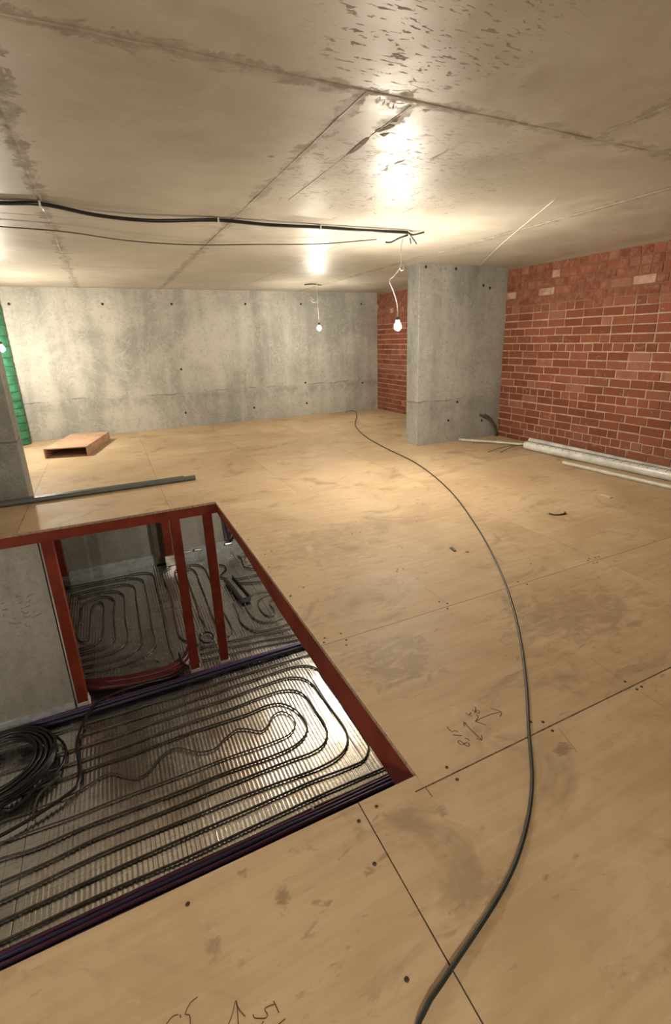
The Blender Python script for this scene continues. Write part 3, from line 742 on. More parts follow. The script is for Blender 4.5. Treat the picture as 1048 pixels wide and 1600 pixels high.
# screws
bm = bmesh.new(); n = 10; rings = []
for rr, zz in ((0.0066, 0.0002), (0.0058, 0.0009), (0.0035, 0.0004)):
    rings.append([bm.verts.new((math.cos(2 * math.pi * k / n) * rr, math.sin(2 * math.pi * k / n) * rr, zz)) for k in range(n)])
for a in (0, 1):
    for k in range(n):
        j = (k + 1) % n; bm.faces.new((rings[a][k], rings[a][j], rings[a + 1][j], rings[a + 1][k]))
f = bm.faces.new(rings[2]); f.material_index = 1
me_screw = bpy.data.meshes.new('screw'); bm.to_mesh(me_screw); bm.free()
MAT['screw'] = flat('screw', (0.06, 0.04, 0.025), 0.5, 0.3); me_screw.materials.append(MAT['screw']); me_screw.materials.append(MAT['dark'])
for x, y in FLOOR_MARKS['screws']: link_mesh('screw', me_screw, floor, (x, y, 0.0))
# pencil figures and arrows
def strokes(name, keys, w, mat, step=0.01):
    bm = bmesh.new()
    for k in keys:
        pts = [p.to_2d() for p in smooth_path([(x, y, 0) for x, y in FLOOR_MARKS[k]], step)] if len(FLOOR_MARKS[k]) > 2 else FLOOR_MARKS[k]
        add_ribbon(bm, pts, w, lambda u, v: (u, v, 0.0006))
    return new_obj(name, bm, mat, floor)
strokes('pencil_writing', ['m48_4', 'm48_4b', 'm48_8', 'm48_tail', 'arrow_a', 'arrow_a1', 'arrow_a2', 'arrow_b', 'arrow_b1', 'arrow_b2', 'n18_1', 'n18_2', 'n18_8', 'n18_3'], 0.0034, MAT['pencil'])
strokes('pencil_writing', ['w_a', 'w_a1', 'w_b', 'w_up', 'w_up1', 'w_5', 'w_5b', 'w_5c', 'w_5d'], 0.0022, MAT['pencil'], 0.004)
strokes('pencil_line', ['pencil_a', 'pencil_b', 'pencil_c', 'pencil_d', 'pencil_e'], 0.003, MAT['pencil_soft'])

# ------------------------------------------------------------------ lower storey
lower_floor = struct(box('floor_lower', X_L, X_R + 0.2, Y_F, 7.6, Z_LOW - 0.15, Z_LOW - 0.012, MAT['slab']), 'concrete slab of the storey below under the foil')
wl = struct(box('wall_lower_left', X_L, -0.735, 4.515, 4.74, Z_LOW, -0.1135, MAT['wall_low']), 'grey concrete wall below the deck left of the red post')
wb = struct(box('wall_lower_back', X_L, X_R + 0.2, 7.50, 7.70, Z_LOW, -0.055, MAT['wall_low']), 'concrete wall at the back of the storey below')
struct(box('wall_lower_front', X_L, X_R + 0.2, 0.75, 0.95, Z_LOW, -0.055, MAT['wall_low']), 'concrete wall below the near edge of the deck')
struct(box('wall_lower_right', X_R, X_R + 0.2, Y_F, 7.6, Z_LOW, -0.055, MAT['wall_low']), 'concrete wall at the right of the storey below')
struct(box('wall_lower_side', X_L - 0.2, X_L, Y_F, 7.6, Z_LOW, -0.055, MAT['wall_low']), 'concrete wall at the far left of the storey below')
bm = bmesh.new()
for k, s in WALL_MARKS.items(): add_ribbon(bm, s, 0.009, lambda u, v: (u, 4.5143, v))
new_obj('pencil_scribble', bm, MAT['wall_pencil'], wl)
base = struct(box('baseboard_lower', -0.93, X_R, 7.478, 7.50, Z_LOW, -1.655, MAT['foam']), 'pale grey blue foam edge strip along the lower back wall')
struct(box('trim_1', X_L, -0.735, 4.488, 4.515, Z_LOW, -1.73, MAT['foam']), 'grey foam edge strip along the lower left wall')

# foil on the lower floor
foil = empty('foil_insulation', (0, 5, Z_LOW)); tag(foil, 'crinkled silver foil insulation sheets covering the lower floor', 'foil')
def foil_sheet(x0, x1, y0, y1):
    bm = bmesh.new(); step = 0.0075
    nx = int((x1 - x0) / step); ny = max(4, int((y1 - y0) / 0.10)); rows = []
    for j in range(ny + 1):
        y = y0 + (y1 - y0) * j / ny; row = []
        for i in range(nx + 1):
            x = x0 + (x1 - x0) * i / nx
            a = 0.35 + 0.9 * abs(noise.noise(Vector((x * 1.3, y * 0.6, 0.3))))
            ph = noise.noise(Vector((x * 6, y * 1.1, 5.0))) * 1.4
            zz = Z_LOW + 0.0025 + 0.0030 * a * math.sin(2 * math.pi * x / 0.031 + ph) + 0.0035 * noise.noise(Vector((x * 4, y * 4, 2)))
            row.append(bm.verts.new((x, y, zz)))
        rows.append(row)
    for j in range(ny):
        for i in range(nx): bm.faces.new((rows[j][i], rows[j][i + 1], rows[j + 1][i + 1], rows[j + 1][i]))
    o = new_obj('foil_sheet', bm, MAT['foil'], None, smooth=True); keep(o, foil); return o
xe = [-2.2, -1.0, 0.2, 1.4, 2.6, 3.8]
for i in range(5):
    foil_sheet(xe[i] + 0.002, xe[i + 1] - 0.002, 1.4, 4.505)
    foil_sheet(max(xe[i], -2.0) + 0.002, xe[i + 1] - 0.002, 4.75 if xe[i + 1] < -0.74 else 4.507, 7.475) if i > 0 else None

# heating circuits
def low(key, z=ZP): return [(x, y, z) for x, y in LOWER_PATHS[key]]
def circuit(label, runs, r=0.0088, ext=()):
    e = empty('heating_circuit', (*LOWER_PATHS[runs[0]][0], Z_LOW)); tag(e, label, 'heating pipe', 'underfloor heating circuits')
    for k in runs:
        pts = low(k); rad = 0.0066 if k == 'loop_inner' else r
        if k in ext:
            for end in (0, -1):
                if pts[end][0] < -0.7:
                    q = (-2.15, pts[end][1], ZP)
                    pts = [q] + pts if end == 0 else pts + [q]
        keep(tube('pipe_run', pts, rad, MAT['heating'], None, 7, 0.04), e)
    return e
circuit('near spiral of dark heating pipe nested under the red beam', ['loop_inner', 'loop_second', 'loop_third', 'loop_fourth', 'loop_fifth', 'loop_outer'], ext=('loop_second', 'loop_third', 'loop_fourth', 'loop_fifth', 'loop_outer', 'loop_inner'))
circuit('rectangular spiral of dark heating pipe beside the leftmost red post', ['left_outer', 'left_second', 'left_third', 'left_fourth', 'left_inner'])
circuit('long dark heating pipe hairpins between the two middle red posts', ['cen_a', 'cen_b', 'cen_c', 'cen_d', 'cen_e'])
circuit('small heating pipe spiral on bright foil past the grey channel', ['right_outer', 'right_mid', 'right_inner', 'mid_a', 'mid_b', 'mid_c'])
tag(tube('loose_wire', low('wire_loop', -1.806), 0.005, MAT['brown_cable'], None, 6), 'thin loose wire looped on foil above the red conduits', 'wire')
tag(tube('wire_coil', [(x, y, -1.800 + 0.0006 * i) for i, (x, y) in enumerate(LOWER_PATHS['coil_small'])], 0.006, MAT['black'], None, 6), 'small round coil of black wire between the two middle posts', 'wire')
for k, lab in (('cable_far_a', 'black cable sagging beside the crumpled sheet'), ('cable_far_b', 'short black cable by the end of the grey channel'),
               ('cable_far_c', 'black cable bending beneath the far foam strip'), ('cable_far_d', 'black cable curl next to the rightmost red post')):
    tag(tube('black_cable', low(k, -1.803), 0.009, MAT['black'], None, 6), lab, 'cable')
tag(tube('black_cable', [(x, y, -1.778 if i < 8 else -1.720) for i, (x, y) in enumerate(LOWER_PATHS['cable_black'])], 0.013, MAT['black'], None, 8), 'thick black cable snaking from the coil to the middle posts', 'cable')

# conduit bundles
def bundle(label, y0, x0, x1, spec, ties):
    e = empty('conduit_bundle', (x0, y0, Z_LOW)); tag(e, label, 'conduit', 'bundles of coloured conduit')
    random.seed(int(y0 * 100))
    for i, (dy, dz, m, r) in enumerate(spec):
        pts = []
        nn = int((x1 - x0) / 0.25)
        for q in range(nn + 1):
            x = x0 + (x1 - x0) * q / nn
            pts.append((x, y0 + dy + 0.010 * noise.noise(Vector((x * 1.7, i * 3.3, y0))), Z_LOW + dz + 0.009 + 0.003 * noise.noise(Vector((x * 2.1, i * 5.1, 1)))))
        keep(tube('conduit', pts, r, MAT[m], None, 8, 0.08), e)
    for x in ties:
        bm = bmesh.new(); add_box(bm, x - 0.006, x + 0.006, y0 + 0.022, y0 + 0.075, Z_LOW + 0.024, Z_LOW + 0.064); bevel_all(bm, 0.004)
        keep(new_obj('cable_tie', bm, MAT['white_wrap']), e)
    return e
bundle('bundle of purple and blue conduits under the near deck edge', 2.46, -2.1, 1.66,
       [(-0.05, 0.02, 'c_blue', 0.016), (-0.02, 0.02, 'c_red', 0.014), (0.01, 0.02, 'c_blue', 0.016), (0.04, 0.018, 'c_red', 0.013), (0.066, 0.017, 'c_red', 0.012), (-0.03, 0.048, 'c_purple', 0.014), (0.0, 0.05, 'c_blue', 0.015), (0.03, 0.046, 'c_purple', 0.014)], (-0.62, 0.86))
bundle('dark blue conduit bundle crossing the foil past the post feet', 4.40, -2.1, 1.9,
       [(-0.03, 0.03, 'c_dark', 0.017), (0.0, 0.03, 'c_blue', 0.018), (0.03, 0.03, 'c_dark', 0.017), (-0.012, 0.056, 'c_blue', 0.015), (0.018, 0.056, 'c_purple', 0.014)], ())
e = empty('conduit_bundle', (*LOWER_PATHS['red_a'][0], Z_LOW)); tag(e, 'curved bundle of dark red conduits behind the leftmost post', 'conduit', 'bundles of coloured conduit')
for i in range(4):
    keep(tube('conduit', [(x, y - 0.045 * i + 0.06, Z_LOW + 0.054 + 0.004 * q + 0.012 * (i % 2)) for q, (x, y) in enumerate(LOWER_PATHS['red_a'])], 0.024, MAT['c_red'], None, 8), e)
keep(tube('conduit', [(x, y + 0.02, Z_LOW + 0.045 + 0.006 * q) for q, (x, y) in enumerate(LOWER_PATHS['blue_a'])], 0.012, MAT['c_blue'], None, 8), e)

# black cable coil
random.seed(3)
pts = []; turns = 15; cx0, cy0 = -1.235, 3.93
for i in range(turns * 22 + 1):
    t = i / 22.0; a = 2 * math.pi * t
    lay_r = [0.395, 0.365, 0.33, 0.295, 0.255][int(t) % 5]; lay_z = int(t) // 5
    nr = [0.395, 0.365, 0.33, 0.295, 0.255][(int(t) + 1) % 5]
    fr = t - int(t); rr = lay_r * (1 - fr) + nr * fr
    rr += 0.010 * noise.noise(Vector((math.cos(a), math.sin(a), t * 0.7)))
    zz = Z_LOW + 0.052 + 0.026 * (t / 5.0) * 1.0 + 0.03 * max(0, noise.noise(Vector((math.cos(a) * 0.8, math.sin(a) * 0.8, t * 0.23)))) + 0.03 * (math.sin(a * 0.5 + 1) ** 2)
    pts.append((cx0 + math.cos(a) * rr, cy0 + math.sin(a) * rr, zz))
e = empty('cable_coil', (cx0, cy0, Z_LOW)); tag(e, 'big coil of glossy black cable lying on the foil', 'cable')
keep(tube('coiled_cable', pts, 0.0135, MAT['black'], None, 7, smooth_it=False), e)
keep(tube('cable_tail', low('coil_tail', -1.780), 0.011, MAT['black'], None, 7), e)
keep(tube('cable_tail', low('coil_tail2', -1.785), 0.008, MAT['brown_cable'], None, 7), e)

# ------------------------------------------------------------------ red steel frame round the pit
frame = empty('pit_steelwork', (PIT_X, PIT_F, Z_LOW)); tag(frame, 'red oxide steel frame edging the pit with slim posts', 'frame')
def channel_x(name, x0, x1, yf, z0, z1, t=0.008, w=0.06):
    bm = bmesh.new()
    add_box(bm, x0, x1, yf, yf + t, z0, z1); add_box(bm, x0, x1, yf + t, yf + w, z1 - t, z1); add_box(bm, x0, x1, yf + t, yf + w, z0, z0 + t)
    return new_obj(name, bm, MAT['red'])
keep(channel_x('beam', PIT_L, PIT_X + 0.06, PIT_F + 0.002, -0.112, -0.0215), frame)
bm = bmesh.new()
# side beam, haunched: shallower towards the far corner
for y0, y1, d0, d1 in ((PIT_N - 0.05, 1.918, -0.186, -0.186), (1.920, 2.60, -0.186, -0.180), (2.60, 3.5, -0.180, -0.118), (3.5, 4.50, -0.118, -0.108)):
    a = add_box(bm, PIT_X + 0.002, PIT_X + 0.010, y0, y1, -0.2, -0.0215)
    for i, dd in ((0, d0), (1, d0), (2, d1), (3, d1)): a[i].co.z = dd
    b = add_box(bm, PIT_X + 0.010, PIT_X + 0.07, y0, y1, -0.2, -0.19)
    for i, dd in ((0, d0), (1, d0), (2, d1), (3, d1)): b[i].co.z = dd; b[i + 4].co.z = dd + 0.008
keep(new_obj('beam', bm, MAT['red']), frame)
keep(channel_x('beam', PIT_L, PIT_X + 0.06, PIT_N - 0.062, -0.112, -0.0215), frame)
def post(x0, w, yf, z0, z1, wrap):
    bm = bmesh.new(); add_box(bm, x0, x0 + w, yf, yf + 0.08, z0, z1); bevel_all(bm, 0.004)
    p = new_obj('post', bm, MAT['red']); keep(p, frame)
    if wrap:
        bm = bmesh.new(); add_box(bm, x0 - 0.006, x0 + w + 0.012, yf - 0.006, yf + 0.09, z0 - 0.008, z0 + 0.045, 0.003); bevel_all(bm, 0.003)
        wq = new_obj('base_wrap', bm, MAT['white_wrap']); wq.parent = p
    return p
post(-0.712, 0.088, 4.503, Z_LOW + 0.02, -0.11, True)
post(0.327, 0.085, 4.503, Z_LOW + 0.02, -0.11, True)
post(0.628, 0.085, 4.503, Z_LOW + 0.02, -0.11, True)
bx = box('post_edge_tape', -0.624, -0.618, 4.503, 4.583, Z_LOW + 0.02, -1.72, MAT['white_wrap']); keep(bx, frame)
# back posts of the lower storey
for x, lab in ((-1.04, 'dark red steel post against the lower back wall at left'), (0.40, 'dark red steel post beside the olive shadow strip at the lower back wall')):
    e = empty('steel_post', (x, 7.35, Z_LOW)); tag(e, lab, 'post')
    keep(box('shaft', x, x + 0.115, 7.32, 7.42, Z_LOW + 0.005, -0.056, MAT['red'], bev=0.004), e)
    bm = bmesh.new()
    for q in range(6): add_box(bm, x - 0.012 - 0.004 * (q % 2), x + 0.13 + 0.004 * (q % 2), 7.30 - 0.004 * (q % 2), 7.44, Z_LOW + 0.01 + q * 0.028, Z_LOW + 0.036 + q * 0.028)
    keep(new_obj('foil_collar', bm, MAT['silver']), e)
tag(box('shadow_strip', 0.25, 0.385, 7.43, 7.475, Z_LOW + 0.02, -0.06, MAT['olive'], bev=0.003), 'olive brown upright strip coloured as a shadow gap on the lower back wall', 'shadow_strip')  # dark strip where a shadow gap shows, its shade put into the colour
# vertical drop of dark conduit by the rightmost post, and silver sleeves
tag(tube('conduit_drop', [(1.36, 7.40, -0.06), (1.36, 7.40, -0.8), (1.365, 7.40, -1.4), (1.40, 7.36, -1.62), (1.47, 7.33, -1.50), (1.50, 7.33, -1.25)], 0.022, MAT['c_dark'], None, 8), 'dark bent conduit dropping down the lower back wall', 'conduit')
for x, lab in ((0.66, 'ribbed silver sleeve in the foam strip left of a middle post'), (0.83, 'ribbed silver sleeve just right of the middle post'), (1.32, 'ribbed silver sleeve beneath the bent dark conduit')):
    bm = bmesh.new()
    path = [(x + 0.013 * i, 7.455, -1.70) for i in range(10)]
    add_tube(bm, [Vector(p) for p in path], [0.028 if i % 2 else 0.022 for i in range(10)], 10)
    tag(new_obj('pipe_sleeve', bm, MAT['silver'], None, True), lab, 'sleeve', 'silver pipe sleeves')

# grey metal channel and crumpled sheet on the lower floor
e = empty('metal_channel', (1.16, 6.0, Z_LOW + 0.016)); tag(e, 'grey metal channel section lying on the foil', 'channel')
bm = bmesh.new()
add_box(bm, -0.065, 0.065, -0.36, 0.36, 0.012, 0.018); add_box(bm, -0.065, -0.057, -0.36, 0.36, 0.018, 0.085); add_box(bm, 0.057, 0.065, -0.36, 0.36, 0.018, 0.085)
o = new_obj('trough', bm, MAT['channel'], e)
bm = bmesh.new(); add_box(bm, -0.03, 0.03, -0.34, 0.34, 0.020, 0.055); bevel_all(bm, 0.006); new_obj('inner_rail', bm, MAT['galv'], e)
bm = bmesh.new(); add_box(bm, -0.064, 0.064, -0.372, -0.362, 0.012, 0.08); new_obj('end_plate', bm, MAT['c_dark'], e)
e.rotation_euler = (0, 0, 0.10)
random.seed(8)
bm = bmesh.new(); rows = []
for j in range(13):
    row = []
    for i in range(15):
        u = i / 14 - 0.5; v = j / 12 - 0.5; r_ = max(0, 1 - (u * u + v * v) * 4)
        row.append(bm.verts.new((1.72 + u * 0.42 + 0.03 * noise.noise(Vector((u * 5, v * 5, 1))), 6.98 + v * 0.50 + 0.03 * noise.noise(Vector((u * 5, v * 5, 9))), Z_LOW + 0.008 + r_ * (0.07 + 0.10 * abs(noise.noise(Vector((u * 7, v * 7, 3))))))))
    rows.append(row)
for j in range(12):
    for i in range(14): bm.faces.new((rows[j][i], rows[j][i + 1], rows[j + 1][i + 1], rows[j + 1][i]))
tag(new_obj('crumpled_sheet', bm, MAT['plastic_bag']), 'crumpled grey sheet heaped near the lower back wall', 'sheet')

# ------------------------------------------------------------------ things on the deck
# long black cable across the floor
pts = [(x, y, 0.0075 + 0.004 * max(0, math.sin(i * 0.9))) for i, (x, y) in enumerate(FLOOR_MARKS['floor_cable'])]
pts = [(p[0], min(p[1], Y_B - 0.03), p[2]) for p in pts]
tag(tube('floor_cable', [(0.25, 0.40, 0.0075)] + pts[1:], 0.0060, MAT['floor_cable'], None, 8, 0.04), 'long dark cable curving across the plywood to the back wall', 'cable')
tag(tube('string_curl', [(x, y, 0.006) for x, y in FLOOR_MARKS['string_curl']], 0.006, MAT['brown_cable'], None, 6, 0.02), 'short curled piece of brown string on the plywood', 'string')

# open flat wooden box
bxr = empty('open_box', (-0.655, 7.54, 0)); tag(bxr, 'flat brown board box lying open ended near the back wall', 'box')
bxr.rotation_euler = (0, 0, -0.25)
W, L_, HB, T = 0.55, 1.18, 0.135, 0.016
def bpart(name, x0, x1, y0, y1, z0, z1, mt):
    bm = bmesh.new(); add_box(bm, x0, x1, y0, y1, z0, z1); bevel_all(bm, 0.0015); return new_obj(name, bm, mt, bxr)
bpart('top_board', -W / 2, W / 2, 0, L_, HB - T, HB, MAT['board'])
bpart('side_board', W / 2 - T, W / 2, 0.0, L_, 0.0, HB - T, MAT['board'])
bpart('side_board', -W / 2, -W / 2 + T, 0.0, L_, 0.0, HB - T, MAT['board'])
bpart('bottom_board', -W / 2 + T + 0.03, W / 2 - T, 0.03, L_, 0.002, 0.012, MAT['board'])
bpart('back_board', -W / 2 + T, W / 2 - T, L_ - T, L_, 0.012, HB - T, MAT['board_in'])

# grey pipes by the pit
tag(hollow_pipe('grey_pipe', (-2.2, 5.385, 0.027), (0.72, 5.405, 0.027), 0.027, 0.023, MAT['pipe_grey']), 'long dark grey plastic pipe nearest the pit edge', 'pipe', 'grey pipes by the pit')
tag(hollow_pipe('grey_pipe', (-2.2, 5.450, 0.024), (0.605, 5.470, 0.024), 0.024, 0.020, MAT['pipe_grey']), 'slimmer dark grey plastic pipe behind the longer one', 'pipe', 'grey pipes by the pit')
tag(box('dark_clip', -0.862, -0.835, 5.512, 5.530, 0.0, 0.035, MAT['black'], bev=0.003), 'tiny dark clip at the foot of the left pier', 'clip')

# pipes along the brick wall
tag(tube('pvc_pipe', [(4.445, 5.495, 0.0215), (4.72, 5.10, 0.0215), (4.93, 4.75, 0.0215), (5.03, 4.4, 0.0215), (5.045, 3.5, 0.0215), (5.075, 2.2, 0.0215)], 0.021, MAT['pvc_pale'], None, 12, 0.05), 'thin pale grey pipe reaching to the concrete pier', 'pipe', 'pipes along the brick wall')
tag(hollow_pipe('pvc_pipe', (4.60, 3.80, 0.022), (4.74, 1.6, 0.022), 0.022, 0.019, MAT['pvc_pale']), 'beige pipe lying in front of the thick white tube', 'pipe', 'pipes along the brick wall')
tag(hollow_pipe('pvc_pipe', (5.145, 4.83, 0.042), (5.15, 1.6, 0.042), 0.040, 0.036, MAT['pvc_white']), 'pale grey pipe tight against the foot of the brick wall', 'pipe', 'pipes along the brick wall')
e = empty('wrapped_tube', (4.83, 4.60, 0)); tag(e, 'thick white tube wrapped with dark spiral cord', 'tube', 'pipes along the brick wall')
p0 = Vector((4.835, 4.60, 0.056)); p1 = Vector((5.02, 1.6, 0.056))
keep(hollow_pipe('tube_body', p0, p1, 0.055, 0.050, MAT['pvc_white'], 24), e)
d = (p1 - p0); dn_ = d.normalized(); s_ = dn_.cross(Vector((0, 0, 1))).normalized(); u_ = s_.cross(dn_)
bm = bmesh.new()
for i in range(96):
    q0 = 0.004 + i * 0.0103
    arc = [p0 + d * (q0 + 0.012 * k_ / 7) + (s_ * math.cos(a) + u_ * math.sin(a)) * 0.0552 for k_, a in ((k_, math.radians((62 if i % 3 else 40) + 15 * k_)) for k_ in range(8))]
    add_tube(bm, arc, 0.0036, 4)
keep(new_obj('spiral_cord', bm, MAT['pipe_grey'], None, True), e)
# bent conduit ends by the pier and loose wires
tag(tube('bent_conduit', [(4.83, 5.515, 0.345), (4.91, 5.505, 0.31), (4.985, 5.495, 0.265), (5.06, 5.48, 0.17), (5.10, 5.47, 0.08), (5.11, 5.46, 0.012)], 0.016, MAT['olive'], None, 8), 'bent dull conduit leaning on the concrete pier', 'conduit')
tag(tube('bent_conduit', [(4.92, 5.52, 0.345), (5.00, 5.515, 0.30), (5.07, 5.515, 0.24), (5.13, 5.515, 0.14), (5.16, 5.515, 0.014)], 0.013, MAT['pipe_grey'], None, 8), 'second bent conduit beside the brick wall corner', 'conduit')
for i, (a, b, lab) in enumerate((((4.30, 4.72, 0.004), (4.84, 4.66, 0.05), 'thin loose wire pointing from the white tube to the pier'),
                                 ((4.42, 4.62, 0.004), (4.86, 4.62, 0.06), 'second thin wire poking from the white tube end'),
                                 ((4.52, 5.28, 0.008), (4.88, 4.63, 0.03), 'dark wire lying along the thin pale pipe'))):
    m_ = tuple((a[q] + b[q]) / 2 for q in range(3))
    tag(tube('loose_wire', [a, (m_[0], m_[1] + 0.03, m_[2] + 0.012), b], 0.0045, MAT['olive'], None, 5), lab, 'wire')

# small debris
random.seed(21)
def chip(x, y, w, l, mt, lab):
    bm = bmesh.new(); add_box(bm, -w / 2, w / 2, -l / 2, l / 2, 0.0, 0.006, 0.0015)
    o = tag(new_obj('wood_chip', bm, mt), lab, 'debris', 'scraps on the plywood'); o.location = (x, y, 0.0016); o.rotation_euler = (0, 0, random.uniform(0, 3)); return o
MAT['pale_chip'] = flat('pale_chip', (0.62, 0.50, 0.36), 0.7)
chip(3.98, 2.78, 0.11, 0.035, MAT['pale_chip'], 'pale wood chip on the floor near the beige pipe')
chip(2.03, 2.52, 0.06, 0.02, MAT['brown_cable'], 'small dark scrap left of the floor cable')
chip(2.10, 2.46, 0.05, 0.02, MAT['board'], 'small brown scrap beside the floor cable')
chip(4.35, 7.1, 0.03, 0.02, MAT['pale_chip'], 'tiny pale scrap in front of the far brick wall')
chip(2.62, 8.45, 0.05, 0.02, MAT['board'], 'tiny scrap by the foot of the back wall')

# green sheeted pipe in the far corner
e = empty('green_pipe', (-1.40, 9.02, 0)); tag(e, 'tall green mesh wrapped pipe in the far left corner', 'pipe')
bm = bmesh.new(); n = 28; rings = []
zz = 0.0; i = 0
while zz < H - 0.004:
    k = i % 4; rr = 0.166 + (0.004 if k == 0 else 0.0) + 0.004 * noise.noise(Vector((0, 0, zz * 9)))
    rings.append([bm.verts.new((math.cos(2 * math.pi * q / n) * (rr + 0.003 * noise.noise(Vector((q * 0.9, zz * 7, 2)))), math.sin(2 * math.pi * q / n) * rr, zz)) for q in range(n)])
    zz += 0.026; i += 1
for a in range(len(rings) - 1):
    for q in range(n):
        j = (q + 1) % n; bm.faces.new((rings[a][q], rings[a][j], rings[a + 1][j], rings[a + 1][q]))
bm.faces.new(rings[0][::-1]); bm.faces.new(rings[-1])
new_obj('wrap_body', bm, MAT['green'], e, True)
MAT['green_dark'] = flat('green_band', (0.012, 0.06, 0.03), 0.6)
for z in [0.10, 0.22, 0.34, 0.46, 0.58, 0.69, 0.82, 0.93, 1.05, 1.20, 1.33, 1.48, 1.62, 1.78, 1.95, 2.12]:
    bm = bmesh.new(); r0 = []
    for zz_, rr in ((-0.006, 0.170), (0.0, 0.1745), (0.006, 0.170)):
        r0.append([bm.verts.new((math.cos(2 * math.pi * q / n) * rr, math.sin(2 * math.pi * q / n) * rr, z + zz_ + 0.008 * math.sin(2 * math.pi * q / n + z * 9))) for q in range(n)])
    for a in range(2):
        for q in range(n):
            j = (q + 1) % n; bm.faces.new((r0[a][q], r0[a][j], r0[a + 1][j], r0[a + 1][q]))
    new_obj('wrap_band', bm, MAT['green_dark'], e, True)

# ------------------------------------------------------------------ overhead wiring
cz = H - 0.020
cab = empty('ceiling_cable', (1.0, 4.0, H)); tag(cab, 'thick black cable clipped along the ceiling to the bright bulb', 'cable')
cpts = [(-1.6, 3.99, cz), (-0.426, 3.985, cz), (-0.209, 3.936, cz + 0.002), (0.11, 4.05, cz - 0.015), (0.44, 4.085, cz - 0.018), (0.92, 4.003, cz), (1.304, 3.99, cz - 0.008), (1.73, 3.98, cz), (2.12, 3.955, cz - 0.004), (2.527, 3.925, cz)]
keep(tube('cable_run', cpts, 0.0125, MAT['black'], None, 8, 0.05), cab)
keep(tube('cable_run', [(x, y + 0.03, min(z + 0.012, H - 0.008)) for x, y, z in cpts], 0.006, MAT['brown_cable'], None, 6, 0.05), cab)
for x, y in ((-0.209, 3.936), (0.92, 4.003), (1.73, 3.98)):
    bm = bmesh.new(); add_box(bm, x - 0.006, x + 0.006, y - 0.018, y + 0.022, cz - 0.016, H - 0.002); bevel_all(bm, 0.003)
    keep(new_obj('clip', bm, MAT['white']), cab)
keep(tube('stripped_end', [(2.527, 3.925, cz), (2.60, 3.96, cz - 0.01), (2.68, 3.90, cz + 0.006)], 0.007, MAT['black'], None, 6), cab)
keep(tube('stripped_end', [(2.56, 3.95, cz), (2.61, 3.98, cz - 0.03), (2.655, 3.98, cz - 0.075)], 0.008, MAT['channel'], None, 6), cab)
keep(tube('stripped_end', [(2.585, 3.98, cz - 0.03), (2.60, 3.985, cz - 0.075)], 0.006, MAT['black'], None, 6), cab)
keep(tube('stripped_end', [(2.56, 3.97, cz - 0.01), (2.50, 4.02, cz - 0.03), (2.455, 4.08, cz - 0.055), (2.42, 4.12, cz - 0.05)], 0.0075, MAT['black'], None, 6), cab)
tag(tube('ceiling_wire', [(-1.6, 4.60, H - 0.02), (-0.529, 4.652, H - 0.03), (-0.12, 4.703, H - 0.03), (0.348, 4.90, H - 0.035), (0.887, 4.95, H - 0.032), (1.428, 4.777, H - 0.03), (1.983, 4.575, H - 0.03), (2.38, 4.207, H - 0.035)], 0.0048, MAT['brown_cable'], None, 6, 0.05), 'thin brown wire sagging across the ceiling behind the thick cable', 'wire')
tag(tube('ceiling_string', [(4.67, 5.53, H - 0.012), (3.8, 4.15, H - 0.004), (2.964, 2.745, H - 0.003)], 0.0035, MAT['chalk'], None, 5, 0.1), 'pale string stretched along the ceiling from the pier', 'string')

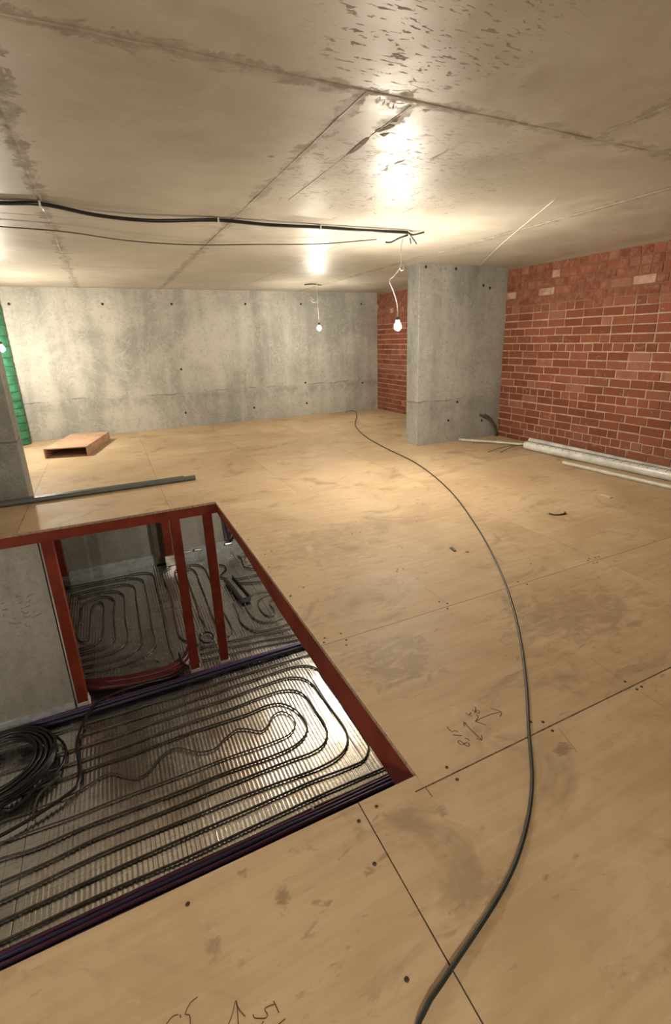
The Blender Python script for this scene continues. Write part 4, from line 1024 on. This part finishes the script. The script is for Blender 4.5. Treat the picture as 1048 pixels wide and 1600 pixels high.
def lamp(key, label, cord, extra=None):
    bpos, top, k = LAMPS[key]
    b = Vector(bpos)
    e = empty('hanging_bulb', b); tag(e, label, 'lamp', 'bare hanging bulbs')
    keep(tube('cord', cord + [(b.x, b.y, b.z + 0.085)], 0.0035, MAT['white'] if key not in ('lower', 'pit') else MAT['black'], None, 6, 0.02), e)
    # lathe: glass and socket
    def lathe(name, prof, mat):
        bm = bmesh.new(); n = 16; R = []
        for r, z in prof: R.append([bm.verts.new((math.cos(2 * math.pi * q / n) * r, math.sin(2 * math.pi * q / n) * r, z)) for q in range(n)])
        for a in range(len(R) - 1):
            for q in range(n):
                j = (q + 1) % n; bm.faces.new((R[a][q], R[a][j], R[a + 1][j], R[a + 1][q]))
        bm.faces.new(R[0][::-1]); bm.faces.new(R[-1]); bmesh.ops.recalc_face_normals(bm, faces=bm.faces)
        return new_obj(name, bm, mat, e, True)
    lathe('bulb', [(0.004, -0.036), (0.019, -0.030), (0.0305, -0.017), (0.034, 0.0), (0.0305, 0.016), (0.022, 0.030), (0.014, 0.040)], bulb_mat(k))
    lathe('socket', [(0.0145, 0.0402), (0.020, 0.041), (0.021, 0.070), (0.012, 0.084), (0.005, 0.088)], MAT['socket'])
    if extra: keep(tube('cord_curl', extra, 0.0045, MAT['white'], None, 6, 0.01), e)
    return e
lamp('middle', 'bare glowing bulb hanging in front of the concrete pier', [(2.585, 4.03, H - 0.004), (2.55, 4.05, 2.27), (2.536, 4.05, 2.16), (2.54, 4.05, 2.08), (2.47, 4.05, 1.985), (2.417, 4.05, 1.944), (2.45, 4.055, 1.88), (2.49, 4.06, 1.80), (2.512, 4.065, 1.73)],
     [(2.535, 4.05, 2.065), (2.53, 4.05, 2.045), (2.545, 4.05, 2.03), (2.565, 4.05, 2.038), (2.567, 4.05, 2.058), (2.555, 4.05, 2.068)])
lamp('back', 'bare glowing bulb hanging against the back wall', [(3.30, 7.80, H - 0.004), (3.29, 7.80, 2.2), (3.30, 7.81, 2.0), (3.32, 7.84, 1.85)],
     [(3.175, 7.80, 2.115), (3.23, 7.80, 2.075), (3.175, 7.80, 2.075), (3.23, 7.80, 2.035), (3.29, 7.80, 2.06), (3.30, 7.80, 2.10)])
lamp('column', 'bare glowing bulb half hidden behind the left pier', [(-1.16, 7.80, H - 0.004), (-1.155, 7.80, 1.9)])
lamp('behind', 'unseen bulb added behind the viewer for brightness', [(-0.9, -1.3, H - 0.004), (-0.9, -1.3, 2.0)])
lamp('pit', 'unseen bulb added to brighten the left end of the pit', [(-2.05, 2.7, -0.06), (-2.05, 2.7, -0.25)])
lamp('lower', 'unseen bulb added under the deck to brighten the storey below', [(2.0, 4.95, -0.06), (2.0, 4.95, -0.3)])
tag(tube('anchor_wire', [(3.16, 8.00, H - 0.012), (3.27, 7.90, H - 0.012), (3.40, 7.86, H - 0.03)], 0.009, MAT['brown_cable'], None, 6), 'dark cable stub on the ceiling above the back bulb', 'cable')
